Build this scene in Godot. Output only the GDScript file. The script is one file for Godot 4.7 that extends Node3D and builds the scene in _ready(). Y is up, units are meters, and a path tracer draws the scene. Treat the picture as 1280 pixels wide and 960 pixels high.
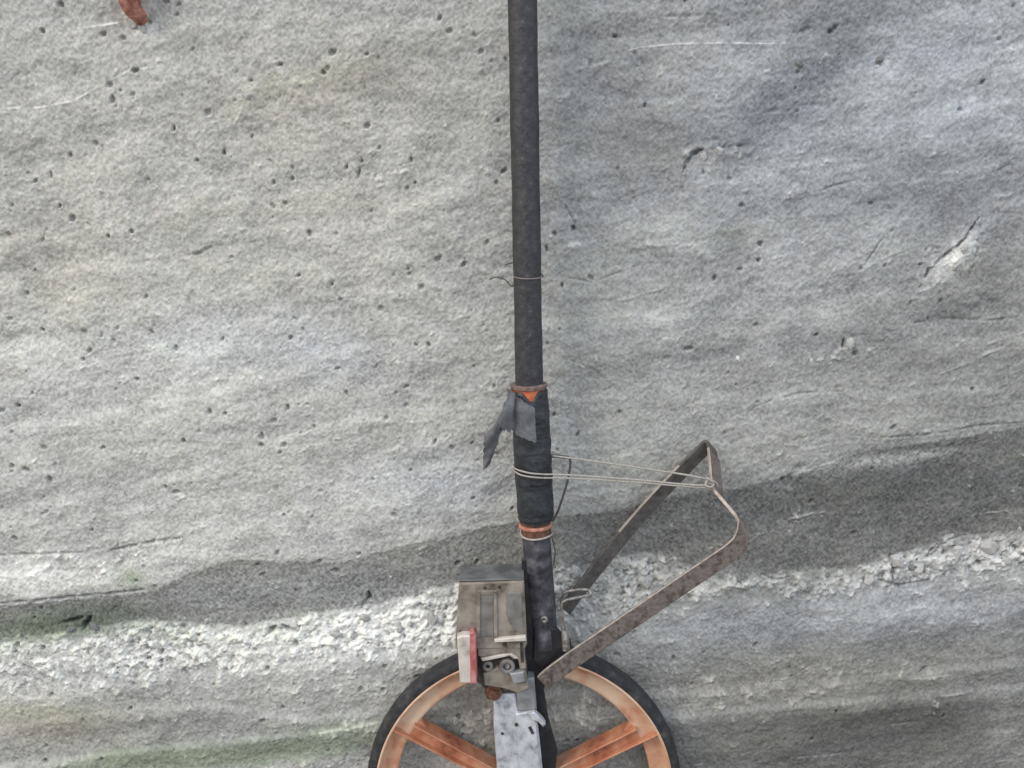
extends Node3D
# A worn measuring wheel leaning on a rough cast concrete wall. Units are metres, the wall's face is z = 0, the ground is y = 0.

const CELL := 1.24 / 512.0          # one cell of the coarse wall maps
const LW := 1024                    # coarse maps cover x -1.24..1.24
const LH := 744                     # and y 0..1.8
const TOP := 0.98 + 339.0 * CELL
const TW := 2048                    # fine maps cover the middle of the wall
const TH := 1488
const TEX := CELL / 4.0
const X0 := -0.62
const Y1 := 0.98

var rng := RandomNumberGenerator.new()
var lum := PackedFloat32Array()
var warm := PackedFloat32Array()
var green := PackedFloat32Array()
var crumb := PackedFloat32Array()
var damp := PackedFloat32Array()
var low := PackedFloat32Array()
var pit := PackedFloat32Array()
var dirt_shade := PackedFloat32Array()
var used := {}
var M := {}


func _ready():
	rng.seed = 20417
	# ---- camera
	var cam := Camera3D.new()
	cam.name = "camera"
	cam.fov = 45.0
	cam.near = 0.02
	cam.far = 200.0
	cam.position = Vector3(0, 0.76, 0.875)
	cam.rotation_degrees = Vector3(-12.5, 0, 0)
	add_child(cam)
	cam.current = true
	# ---- overcast sky
	var sky_mat := ProceduralSkyMaterial.new()
	sky_mat.sky_top_color = Color(0.80, 0.84, 0.90)
	sky_mat.sky_horizon_color = Color(0.86, 0.88, 0.90)
	sky_mat.sky_curve = 0.25
	sky_mat.ground_bottom_color = Color(0.30, 0.29, 0.27)
	sky_mat.ground_horizon_color = Color(0.55, 0.55, 0.54)
	sky_mat.sun_angle_max = 1.0
	var sky := Sky.new()
	sky.sky_material = sky_mat
	var env := Environment.new()
	env.background_mode = Environment.BG_SKY
	env.sky = sky
	env.tonemap_mode = Environment.TONE_MAPPER_LINEAR
	env.tonemap_exposure = 2.18
	env.sdfgi_enabled = true
	env.ssao_enabled = true
	env.ssil_enabled = true
	var we := WorldEnvironment.new()
	we.name = "daylight"
	we.environment = env
	add_child(we)
	# ---- the sun behind thin cloud, high on the left
	var sun := DirectionalLight3D.new()
	sun.name = "sun"
	sun.light_energy = 0.32
	sun.light_color = Color(1.0, 0.97, 0.93)
	sun.light_angular_distance = 34.0
	sun.shadow_enabled = true
	add_child(sun)
	sun.look_at_from_position(Vector3.ZERO, -Vector3(-0.66, 0.58, 0.48), Vector3.UP)

	materials()
	ground()
	wall()
	measuring_wheel()
	wires()
	rusty_rod()


# ------------------------------------------------------------------ naming
func numbered(called: String) -> String:
	if not used.has(called):
		used[called] = 0
		return called
	used[called] += 1
	return "%s_%03d" % [called, used[called]]


func tag(o: Node, label: String, category: String, group := ""):
	o.set_meta("label", label)
	o.set_meta("category", category)
	if group:
		o.set_meta("group", group)


func put(called: String, mesh: Mesh, mat: Material, parent: Node = self) -> MeshInstance3D:
	var o := MeshInstance3D.new()
	if parent == self:
		o.name = numbered(called)
	else:
		var n := 0
		var nm := called
		while parent.has_node(NodePath(nm)):
			n += 1
			nm = "%s_%03d" % [called, n]
		o.name = nm
	o.mesh = mesh
	o.cast_shadow = GeometryInstance3D.SHADOW_CASTING_SETTING_ON
	if mat:
		for i in mesh.get_surface_count():
			o.set_surface_override_material(i, mat)
	parent.add_child(o, true)
	return o


# ------------------------------------------------------------------ materials
func ramp(colors: Array, offsets: Array) -> Gradient:
	var g := Gradient.new()
	g.offsets = PackedFloat32Array(offsets)
	var c := PackedColorArray()
	for x in colors:
		c.append((x as Color).linear_to_srgb())
	g.colors = c
	return g


func noise_tex(seed_: int, freq: float, oct: int, g: Gradient = null, size := 384, type := FastNoiseLite.TYPE_SIMPLEX_SMOOTH) -> NoiseTexture2D:
	var n := FastNoiseLite.new()
	n.seed = seed_
	n.noise_type = type
	n.frequency = freq
	n.fractal_octaves = oct
	n.fractal_gain = 0.6
	var t := NoiseTexture2D.new()
	t.width = size
	t.height = size
	t.seamless = true
	t.noise = n
	if g:
		t.color_ramp = g
	return t


func worn(name_: String, colors: Array, offsets: Array, freq: float, tiles: float, rough: float, relief := 0.0, metal := 0.0, oct := 5) -> StandardMaterial3D:
	var m := StandardMaterial3D.new()
	m.resource_name = name_
	m.albedo_texture = noise_tex(hash(name_) % 9999, freq, oct, ramp(colors, offsets))
	m.roughness = rough
	m.metallic = metal
	m.uv1_triplanar = true
	m.uv1_scale = Vector3.ONE * tiles
	if relief > 0.0:
		m.heightmap_enabled = true
		m.heightmap_texture = noise_tex(hash(name_) % 7777, freq * 2.2, 4)
		m.heightmap_scale = relief
	M[name_] = m
	return m


func materials():
	worn("tyre", [Color(.012, .0125, .015), Color(.022, .0235, .027), Color(.04, .04, .041), Color(.10, .097, .09)], [0.2, 0.5, 0.72, 1.0], 0.02, 9, 0.8, 0.03)
	worn("rim", [Color(.16, .07, .05), Color(.40, .17, .10), Color(.52, .30, .19), Color(.58, .41, .29), Color(.62, .49, .38)], [0.08, 0.22, 0.4, 0.58, 0.9], 0.008, 4, 0.7, 0.02)
	worn("spoke", [Color(.17, .065, .04), Color(.38, .135, .07), Color(.47, .215, .125), Color(.57, .38, .27)], [0.08, 0.28, 0.52, 0.88], 0.008, 5, 0.62, 0.02)
	worn("sleeve", [Color(.018, .0175, .021), Color(.032, .0315, .036), Color(.05, .049, .052), Color(.13, .125, .12)], [0.2, 0.5, 0.78, 1.0], 0.03, 9, 0.55, 0.03, 0.0, 6)
	worn("tape", [Color(.012, .014, .017), Color(.022, .026, .031), Color(.055, .062, .07)], [0.3, 0.6, 0.98], 0.012, 12, 0.5, 0.02)
	worn("tape_back", [Color(.075, .08, .088), Color(.115, .12, .132), Color(.165, .17, .182)], [0.2, 0.55, 0.95], 0.012, 14, 0.6, 0.02)
	worn("dark_tube", [Color(.018, .018, .022), Color(.05, .05, .06), Color(.115, .115, .135), Color(.24, .23, .23)], [0.15, 0.42, 0.68, 0.95], 0.014, 9, 0.45, 0.01, 0.25)
	worn("black_plate", [Color(.01, .01, .012), Color(.02, .02, .024), Color(.05, .048, .046)], [0.3, 0.65, 0.98], 0.014, 9, 0.55, 0.01)
	worn("orange_plastic", [Color(.36, .06, .02), Color(.55, .13, .05), Color(.58, .22, .12)], [0.2, 0.55, 0.9], 0.014, 14, 0.5)
	worn("faded_orange", [Color(.25, .08, .05), Color(.42, .18, .12), Color(.5, .3, .23)], [0.2, 0.5, 0.9], 0.02, 14, 0.7)
	worn("rusty_tube", [Color(.045, .022, .015), Color(.12, .05, .028), Color(.19, .10, .065)], [0.2, 0.5, 0.9], 0.02, 14, 0.8, 0.03)
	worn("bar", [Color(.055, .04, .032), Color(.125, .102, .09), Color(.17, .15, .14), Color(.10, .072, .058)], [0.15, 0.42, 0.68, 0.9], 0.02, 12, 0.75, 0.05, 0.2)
	worn("bar_dark", [Color(.045, .041, .038), Color(.10, .093, .088), Color(.15, .14, .132)], [0.15, 0.5, 0.9], 0.02, 12, 0.8, 0.04, 0.1)  # the bar's colour darkened, shade painted in for the back arm
	worn("dusty_ring", [Color(.09, .05, .04), Color(.17, .12, .105), Color(.26, .2, .18)], [0.2, 0.5, 0.9], 0.02, 20, 0.8)
	worn("bar_edge", [Color(.2, .16, .13), Color(.42, .37, .33), Color(.5, .46, .42)], [0.15, 0.5, 0.9], 0.02, 12, 0.55, 0.02, 0.3)  # painted highlight: the light along the bar's upper edges
	worn("housing", [Color(.07, .055, .042), Color(.18, .152, .122), Color(.25, .22, .185), Color(.32, .29, .255)], [0.06, 0.34, 0.6, 0.95], 0.012, 7, 0.85, 0.03, 0.0, 6)
	worn("housing_top", [Color(.07, .072, .072), Color(.12, .125, .125), Color(.18, .18, .175)], [0.2, 0.5, 0.9], 0.008, 8, 0.7, 0.02)
	worn("window", [Color(.12, .115, .105), Color(.17, .165, .155), Color(.21, .205, .19)], [0.2, 0.5, 0.9], 0.012, 10, 0.5)
	worn("recess", [Color(.015, .013, .012), Color(.04, .035, .03), Color(.1, .085, .07)], [0.2, 0.5, 0.95], 0.012, 12, 0.8, 0.02)
	worn("white_plastic", [Color(.30, .27, .23), Color(.52, .47, .42), Color(.62, .58, .53)], [0.12, 0.45, 0.9], 0.01, 9, 0.4)
	worn("red_plastic", [Color(.25, .06, .06), Color(.38, .10, .10), Color(.50, .26, .25)], [0.15, 0.5, 0.92], 0.01, 9, 0.4)
	worn("alloy", [Color(.22, .225, .24), Color(.44, .46, .50), Color(.54, .56, .60), Color(.64, .66, .70)], [0.1, 0.4, 0.65, 0.92], 0.014, 9, 0.55, 0.02, 0.25)
	worn("grey_block", [Color(.17, .17, .175), Color(.25, .255, .265), Color(.33, .335, .35)], [0.15, 0.5, 0.9], 0.012, 9, 0.55, 0.02, 0.2)
	worn("steel", [Color(.1, .085, .07), Color(.26, .25, .24), Color(.4, .39, .38)], [0.15, 0.5, 0.9], 0.02, 20, 0.5, 0.02, 0.4)
	worn("string", [Color(.24, .22, .19), Color(.36, .335, .30), Color(.46, .435, .40)], [0.15, 0.5, 0.9], 0.03, 30, 0.85, 0.02)
	worn("dark_wire", [Color(.05, .045, .04), Color(.10, .092, .085), Color(.16, .15, .14)], [0.15, 0.5, 0.9], 0.03, 30, 0.7)
	worn("dull_wire", [Color(.10, .085, .08), Color(.17, .15, .145), Color(.24, .22, .21)], [0.15, 0.5, 0.9], 0.03, 30, 0.7)
	worn("rust", [Color(.13, .045, .035), Color(.40, .16, .11), Color(.54, .28, .22), Color(.6, .42, .36)], [0.15, 0.45, 0.7, 0.92], 0.014, 16, 0.85, 0.06)
	worn("mortar", [Color(.2, .19, .175), Color(.46, .455, .44), Color(.62, .615, .60), Color(.7, .695, .68)], [0.1, 0.35, 0.6, 0.9], 0.02, 7, 0.95, 0.06)
	worn("mortar_dark", [Color(.1, .1, .098), Color(.2, .2, .198), Color(.31, .31, .305), Color(.4, .4, .39)], [0.1, 0.4, 0.65, 0.95], 0.02, 7, 0.95, 0.06)
	worn("soil", [Color(.10, .085, .07), Color(.17, .15, .125), Color(.25, .23, .2)], [0.2, 0.5, 0.9], 0.01, 1.3, 0.95, 0.4)


# ------------------------------------------------------------------ mesh helpers
func mesh_of(v: PackedVector3Array, idx: PackedInt32Array, smooth := -1) -> ArrayMesh:
	# triangles given counter-clockwise seen from outside; smooth -1 gives flat facets
	var st := SurfaceTool.new()
	st.begin(Mesh.PRIMITIVE_TRIANGLES)
	st.set_smooth_group(smooth)
	for k in range(0, idx.size(), 3):
		st.set_smooth_group(smooth)
		st.add_vertex(v[idx[k]])
		st.set_smooth_group(smooth)
		st.add_vertex(v[idx[k + 2]])
		st.set_smooth_group(smooth)
		st.add_vertex(v[idx[k + 1]])
	st.generate_normals()
	return st.commit()


func grid_index(idx: PackedInt32Array, rows: int, cols: int, wrap_rows := false, wrap_cols := false, first := 0):
	for i in (rows if wrap_rows else rows - 1):
		for j in (cols if wrap_cols else cols - 1):
			var a := first + i * cols + j
			var b := first + i * cols + (j + 1) % cols
			var c := first + ((i + 1) % rows) * cols + (j + 1) % cols
			var d := first + ((i + 1) % rows) * cols + j
			idx.append_array([a, b, c, a, c, d])


func box(size: Vector3, ch: float, at := Vector3.ZERO) -> ArrayMesh:
	# a box with chamfered edges
	var v := PackedVector3Array()
	var idx := PackedInt32Array()
	var h := size * 0.5
	var rings := [[-h.z, ch], [-h.z + ch, 0.0], [h.z - ch, 0.0], [h.z, ch]]
	for r in rings:
		var e: float = r[1]
		var c := ch
		var px: float = h.x - e
		var py: float = h.y - e
		for p in [[px, -py + c], [px, py - c], [px - c, py], [-px + c, py], [-px, py - c], [-px, -py + c], [-px + c, -py], [px - c, -py]]:
			v.append(at + Vector3(p[0], p[1], r[0]))
	grid_index(idx, 4, 8, false, true)
	for j in range(1, 7):
		idx.append_array([24, 24 + j, 24 + j + 1])
		idx.append_array([0, j + 1, j])
	return mesh_of(v, idx)


func prism(outline: PackedVector2Array, z0: float, z1: float, ch := 0.0) -> ArrayMesh:
	# an outline in the wall's plane (counter-clockwise) given thickness and a chamfer on its front edge
	if Geometry2D.is_polygon_clockwise(outline) == false:
		pass
	var area := 0.0
	for i in outline.size():
		area += outline[i].cross(outline[(i + 1) % outline.size()])
	if area < 0.0:
		outline.reverse()
	var inner := outline
	if ch > 0.0:
		inner = PackedVector2Array()
		var n := outline.size()
		for i in n:
			var a := (outline[i] - outline[(i + n - 1) % n]).normalized()
			var b := (outline[(i + 1) % n] - outline[i]).normalized()
			var m := (Vector2(-a.y, a.x) + Vector2(-b.y, b.x))
			inner.append(outline[i] + m.normalized() * ch / maxf(0.5, m.length() * 0.5))
	var v := PackedVector3Array()
	var idx := PackedInt32Array()
	var n2 := outline.size()
	for p in outline:
		v.append(Vector3(p.x, p.y, z0))
	for p in outline:
		v.append(Vector3(p.x, p.y, z1 - ch))
	for p in inner:
		v.append(Vector3(p.x, p.y, z1))
	grid_index(idx, 3, n2, false, true)
	var tri := Geometry2D.triangulate_polygon(inner)
	for k in range(0, tri.size(), 3):
		var a2 := inner[tri[k]]
		var flip := (inner[tri[k + 1]] - a2).cross(inner[tri[k + 2]] - a2) < 0.0
		var q := [tri[k], tri[k + 2], tri[k + 1]] if flip else [tri[k], tri[k + 1], tri[k + 2]]
		idx.append_array([2 * n2 + q[0], 2 * n2 + q[1], 2 * n2 + q[2]])
		idx.append_array([q[0], q[2], q[1]])
	return mesh_of(v, idx)


func smooth_path(pts: PackedVector3Array, per := 8) -> PackedVector3Array:
	var out := PackedVector3Array()
	var n := pts.size()
	for i in n - 1:
		var a := pts[maxi(i - 1, 0)]
		var d := pts[mini(i + 2, n - 1)]
		for k in per:
			out.append(pts[i].cubic_interpolate(pts[i + 1], a, d, float(k) / per))
	out.append(pts[n - 1])
	return out


func tube(pts: PackedVector3Array, radius, sides := 8, rough_seed := 0, rough := 0.0) -> ArrayMesh:
	# radius: a number, or one number per point
	var v := PackedVector3Array()
	var idx := PackedInt32Array()
	var n := pts.size()
	var up := Vector3(0.31, 0.17, 0.93)
	var nz := FastNoiseLite.new()
	nz.seed = rough_seed
	nz.frequency = 1.0
	for i in n:
		var t := (pts[mini(i + 1, n - 1)] - pts[maxi(i - 1, 0)]).normalized()
		up = (up - t * up.dot(t)).normalized()
		var side := t.cross(up)
		var r: float = radius[i] if radius is PackedFloat32Array or radius is Array else radius
		for j in sides:
			var a := TAU * j / sides
			var rr := r
			if rough > 0.0:
				rr *= 1.0 + rough * nz.get_noise_3d(pts[i].y * 160.0 + pts[i].x * 160.0, cos(a) * 1.4, sin(a) * 1.4)
			v.append(pts[i] + (up * cos(a) + side * sin(a)) * rr)
	grid_index(idx, n, sides, false, true)
	# turn faces outwards: rings run along t, sides run up -> side = t x up
	var c0 := v.size()
	v.append(pts[0])
	v.append(pts[n - 1])
	for j in sides:
		idx.append_array([c0, (j + 1) % sides, j])
		idx.append_array([c0 + 1, (n - 1) * sides + j, (n - 1) * sides + (j + 1) % sides])
	var st := SurfaceTool.new()
	st.begin(Mesh.PRIMITIVE_TRIANGLES)
	for k in range(0, idx.size(), 3):
		var cap := k >= (n - 1) * sides * 6
		for q in [0, 2, 1]:
			st.set_smooth_group(1 if not cap else 2)
			st.add_vertex(v[idx[k + q]])
	st.generate_normals()
	return st.commit()


func lathe_z(profile: Array, segs: int, smooth := 1, closed := true) -> ArrayMesh:
	# profile of (radius, z) round the z axis; runs so that the outside lies on its left when going round
	var v := PackedVector3Array()
	var idx := PackedInt32Array()
	for p in profile:
		for j in segs:
			var a := TAU * j / segs
			v.append(Vector3(cos(a) * p[0], sin(a) * p[0], p[1]))
	grid_index(idx, profile.size(), segs, closed, true)
	var area := 0.0
	for i in profile.size():
		var q = profile[(i + 1) % profile.size()]
		area += profile[i][0] * q[1] - q[0] * profile[i][1]
	if area < 0.0:
		idx.reverse()
	return mesh_of(v, idx, smooth)


func strip(path: PackedVector3Array, across: Vector3, thick: float, ch: float) -> ArrayMesh:
	# a flat bar bent along a path: the path is its upper edge, across its width
	var v := PackedVector3Array()
	var idx := PackedInt32Array()
	var n := path.size()
	for i in n:
		var t := (path[mini(i + 1, n - 1)] - path[maxi(i - 1, 0)]).normalized()
		var w := across
		var nrm := w.cross(t).normalized()
		var u := w.normalized()
		var l := w.length()
		for q in [[0.0, -0.5 * thick + ch], [0.0, 0.5 * thick - ch], [ch, 0.5 * thick], [l - ch, 0.5 * thick], [l, 0.5 * thick - ch], [l, -0.5 * thick + ch], [l - ch, -0.5 * thick], [ch, -0.5 * thick]]:
			v.append(path[i] + u * q[0] + nrm * q[1])
	grid_index(idx, n, 8, false, true)
	for j in range(1, 7):
		idx.append_array([0, j + 1, j])
		var b := (n - 1) * 8
		idx.append_array([b, b + j, b + j + 1])
	# outward check on the first quad
	var c := Vector3.ZERO
	for j in 8:
		c += v[j] / 8.0
	var fn := (v[idx[1]] - v[idx[0]]).cross(v[idx[2]] - v[idx[0]])
	if fn.dot(v[idx[0]] - c) < 0.0:
		idx.reverse()
	return mesh_of(v, idx)


func lump(r: float, seed_: int) -> ArrayMesh:
	# a broken crumb of mortar, 48 faces
	var g := RandomNumberGenerator.new()
	g.seed = seed_
	var v := PackedVector3Array()
	var idx := PackedInt32Array()
	for i in 4:
		var la := lerpf(-1.1, 1.1, i / 3.0)
		for j in 7:
			var lo := TAU * (j + 0.5 * (i % 2)) / 7.0
			var d := Vector3(cos(la) * cos(lo), sin(la), cos(la) * sin(lo))
			v.append(d * Vector3(1.25, 0.85, 0.8) * r * g.randf_range(0.7, 1.2))
	v.append(Vector3(0, -r * 0.8, 0))
	v.append(Vector3(0, r * 0.8, 0))
	grid_index(idx, 4, 7, false, true)
	idx.reverse()
	for j in 7:
		idx.append_array([28, j, (j + 1) % 7])
		idx.append_array([29, 21 + (j + 1) % 7, 21 + j])
	return mesh_of(v, idx)


# ------------------------------------------------------------------ ground
func ground():
	var v := PackedVector3Array()
	var idx := PackedInt32Array()
	var nz := FastNoiseLite.new()
	nz.seed = 5
	nz.frequency = 2.0
	var n := 61
	for i in n:
		for j in n:
			var x := pow(absf(j - 30) / 30.0, 2.2) * signf(j - 30) * 60.0
			var z := pow(absf(i - 20) / 40.0, 2.2) * signf(i - 20) * 60.0
			v.append(Vector3(x + .001 * i, nz.get_noise_2d(x, z) * 0.012 - 0.006, z))
	grid_index(idx, n, n)
	idx.reverse()
	var o := put("ground", mesh_of(v, idx, 1), M.soil)
	o.set_meta("kind", "structure")


# ------------------------------------------------------------------ the wall's maps
func blob(arr: PackedFloat32Array, px: Vector2, rx: float, ry: float, deg: float, amount: float) -> PackedFloat32Array:
	# adds a soft oval to a coarse map
	var r := maxf(rx, ry) * 2.2
	var ca := cos(deg_to_rad(deg))
	var sa := sin(deg_to_rad(deg))
	var c0 := maxi(0, int((px.x - r + 1.24) / CELL))
	var c1 := mini(LW - 1, int((px.x + r + 1.24) / CELL))
	var r0 := maxi(0, int((TOP - px.y - r) / CELL))
	var r1 := mini(LH - 1, int((TOP - px.y + r) / CELL))
	for j in range(r0, r1 + 1):
		var dy := TOP - j * CELL - px.y
		for i in range(c0, c1 + 1):
			var dx := i * CELL - 1.24 - px.x
			var a := (dx * ca + dy * sa) / rx
			var b := (dy * ca - dx * sa) / ry
			var q := a * a + b * b
			if q < 4.8:
				arr[j * LW + i] += amount * exp(-q)
	return arr


func height_at(line: PackedVector2Array, x: float) -> float:
	var n := line.size()
	if x <= line[0].x:
		return line[0].y + (x - line[0].x) * 0.10
	for k in n - 1:
		if x < line[k + 1].x:
			return lerpf(line[k].y, line[k + 1].y, (x - line[k].x) / maxf(line[k + 1].x - line[k].x, 0.0001))
	return line[n - 1].y + (x - line[n - 1].x) * 0.10


func band(arr: PackedFloat32Array, top: PackedVector2Array, bottom: PackedVector2Array, soft_top: float, soft_bottom: float, amount: float, fade := 0.0, xa := -9.0, xb := 9.0) -> PackedFloat32Array:
	# a layer between two lines across the wall
	for i in LW:
		var x := i * CELL - 1.24
		var ends := smoothstep(xa, xa + fade, x) * (1.0 - smoothstep(xb - fade, xb, x)) if fade > 0.0 else 1.0
		if ends <= 0.0:
			continue
		var yt := height_at(top, x)
		var yb := height_at(bottom, x)
		if yt <= yb:
			continue
		var r0 := maxi(0, int((TOP - yt - soft_top) / CELL))
		var r1 := mini(LH - 1, int((TOP - yb + soft_bottom) / CELL) + 1)
		for j in range(r0, r1 + 1):
			var y := TOP - j * CELL
			var m := (1.0 - smoothstep(yt - soft_top, yt + soft_top, y)) * smoothstep(yb - soft_bottom, yb + soft_bottom, y)
			arr[j * LW + i] += amount * ends * m
	return arr


func stroke(line: PackedVector2Array, width: float, depth: float, dark: float, seed_: int, ragged := 0.6):
	# a crack, ledge or scratch drawn on the fine maps: depth in metres (negative stands proud), dark its grime and painted shade (negative is pale)
	var g := FastNoiseLite.new()
	g.seed = seed_
	g.frequency = 90.0
	var r := width * (1.0 + ragged)
	var total := 0.0
	for k in line.size() - 1:
		total += line[k].distance_to(line[k + 1])
	var gone := 0.0
	for k in line.size() - 1:
		var a := line[k]
		var b := line[k + 1]
		var c0 := maxi(0, int((minf(a.x, b.x) - r - X0) / TEX))
		var c1 := mini(TW - 1, int((maxf(a.x, b.x) + r - X0) / TEX))
		var r0 := maxi(0, int((Y1 - maxf(a.y, b.y) - r) / TEX))
		var r1 := mini(TH - 1, int((Y1 - minf(a.y, b.y) + r) / TEX))
		var ab := b - a
		var ll := maxf(ab.length_squared(), 1e-9)
		for j in range(r0, r1 + 1):
			for i in range(c0, c1 + 1):
				var p := Vector2(X0 + i * TEX, Y1 - j * TEX)
				var t := clampf((p - a).dot(ab) / ll, 0.0, 1.0)
				var d := (p - a - ab * t).length()
				if d > r:
					continue
				var run := (gone + t * sqrt(ll)) / total
				var w := width * (1.0 + ragged * 1.5 * g.get_noise_2d(p.x, p.y)) * (0.35 + 0.65 * minf(1.0, minf(run, 1.0 - run) * 5.0))
				var m := (1.0 - smoothstep(w * 0.25, w, d)) * clampf(0.75 + 1.7 * g.get_noise_2d(p.x * 0.7 + 5.0, p.y * 0.7), 0.0, 1.0)
				var q := j * TW + i
				if depth != 0.0 and absf(depth * m) > absf(pit[q]):
					pit[q] = depth * m
				if dark != 0.0 and absf(dark * m) > absf(dirt_shade[q]):
					dirt_shade[q] = dark * m
		gone += sqrt(ll)


func hole(c: Vector2, rx: float, ry: float, deg: float, depth: float, dark: float):
	var r := maxf(rx, ry) * 1.3
	var ca := cos(deg_to_rad(deg))
	var sa := sin(deg_to_rad(deg))
	var c0 := maxi(0, int((c.x - r - X0) / TEX))
	var c1 := mini(TW - 1, int((c.x + r - X0) / TEX) + 1)
	var r0 := maxi(0, int((Y1 - c.y - r) / TEX))
	var r1 := mini(TH - 1, int((Y1 - c.y + r) / TEX) + 1)
	var w1 := rng.randf() * TAU
	var w2 := rng.randf() * TAU
	var m1 := rng.randf_range(.05, .22)
	var m2 := rng.randf_range(.02, .12)
	for j in range(r0, r1 + 1):
		for i in range(c0, c1 + 1):
			var dx := X0 + i * TEX - c.x
			var dy := Y1 - j * TEX - c.y
			var a := (dx * ca + dy * sa) / rx
			var b := (dy * ca - dx * sa) / ry
			var q := sqrt(a * a + b * b) * (1.0 + m1 * sin(2.0 * atan2(b, a) + w1) + m2 * sin(5.0 * atan2(b, a) + w2))
			if q < 1.2:
				var m := 1.0 - smoothstep(0.55, 1.1, q)
				var k := j * TW + i
				pit[k] = maxf(pit[k], depth * m)
				dirt_shade[k] = maxf(dirt_shade[k], dark * m)


func noise_bytes(seed_: int, w: int, h: int, freq: float, oct: int, type: int, squeeze := 1, gain := 0.55) -> PackedByteArray:
	# squeeze > 1 stretches the pattern along the wall's layers
	var n := FastNoiseLite.new()
	n.seed = seed_
	n.noise_type = type
	n.frequency = freq
	n.fractal_octaves = oct
	n.fractal_gain = gain
	if type == FastNoiseLite.TYPE_CELLULAR:
		n.cellular_return_type = FastNoiseLite.RETURN_DISTANCE
		n.domain_warp_enabled = true
		n.domain_warp_amplitude = 6.0
		n.domain_warp_frequency = 0.05
	var im := n.get_image(w / squeeze, h)
	if squeeze > 1:
		im.resize(w, h, Image.INTERPOLATE_CUBIC)
	return im.get_data()


func sand_bytes(w: int, h: int, seed_: int) -> PackedByteArray:
	# loose grains: one random grey per cell, rounded off
	var g := RandomNumberGenerator.new()
	g.seed = seed_
	var b := PackedByteArray()
	b.resize(w * h)
	for k in range(0, w * h - 3, 4):
		b.encode_u32(k, g.randi())
	var im := Image.create_from_data(w, h, false, Image.FORMAT_L8, b)
	im.resize(TW, TH, Image.INTERPOLATE_CUBIC)
	return im.get_data()


func upsampled(arr: PackedFloat32Array) -> PackedFloat32Array:
	var im := Image.create_from_data(LW, LH, false, Image.FORMAT_RF, arr.to_byte_array())
	im = im.get_region(Rect2i(256, 339, 512, 372))
	im.resize(TW, TH, Image.INTERPOLATE_BILINEAR)
	return im.get_data().to_float32_array()


func blank(n: int, value := 0.0) -> PackedFloat32Array:
	var a := PackedFloat32Array()
	a.resize(n)
	a.fill(value)
	return a


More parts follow.
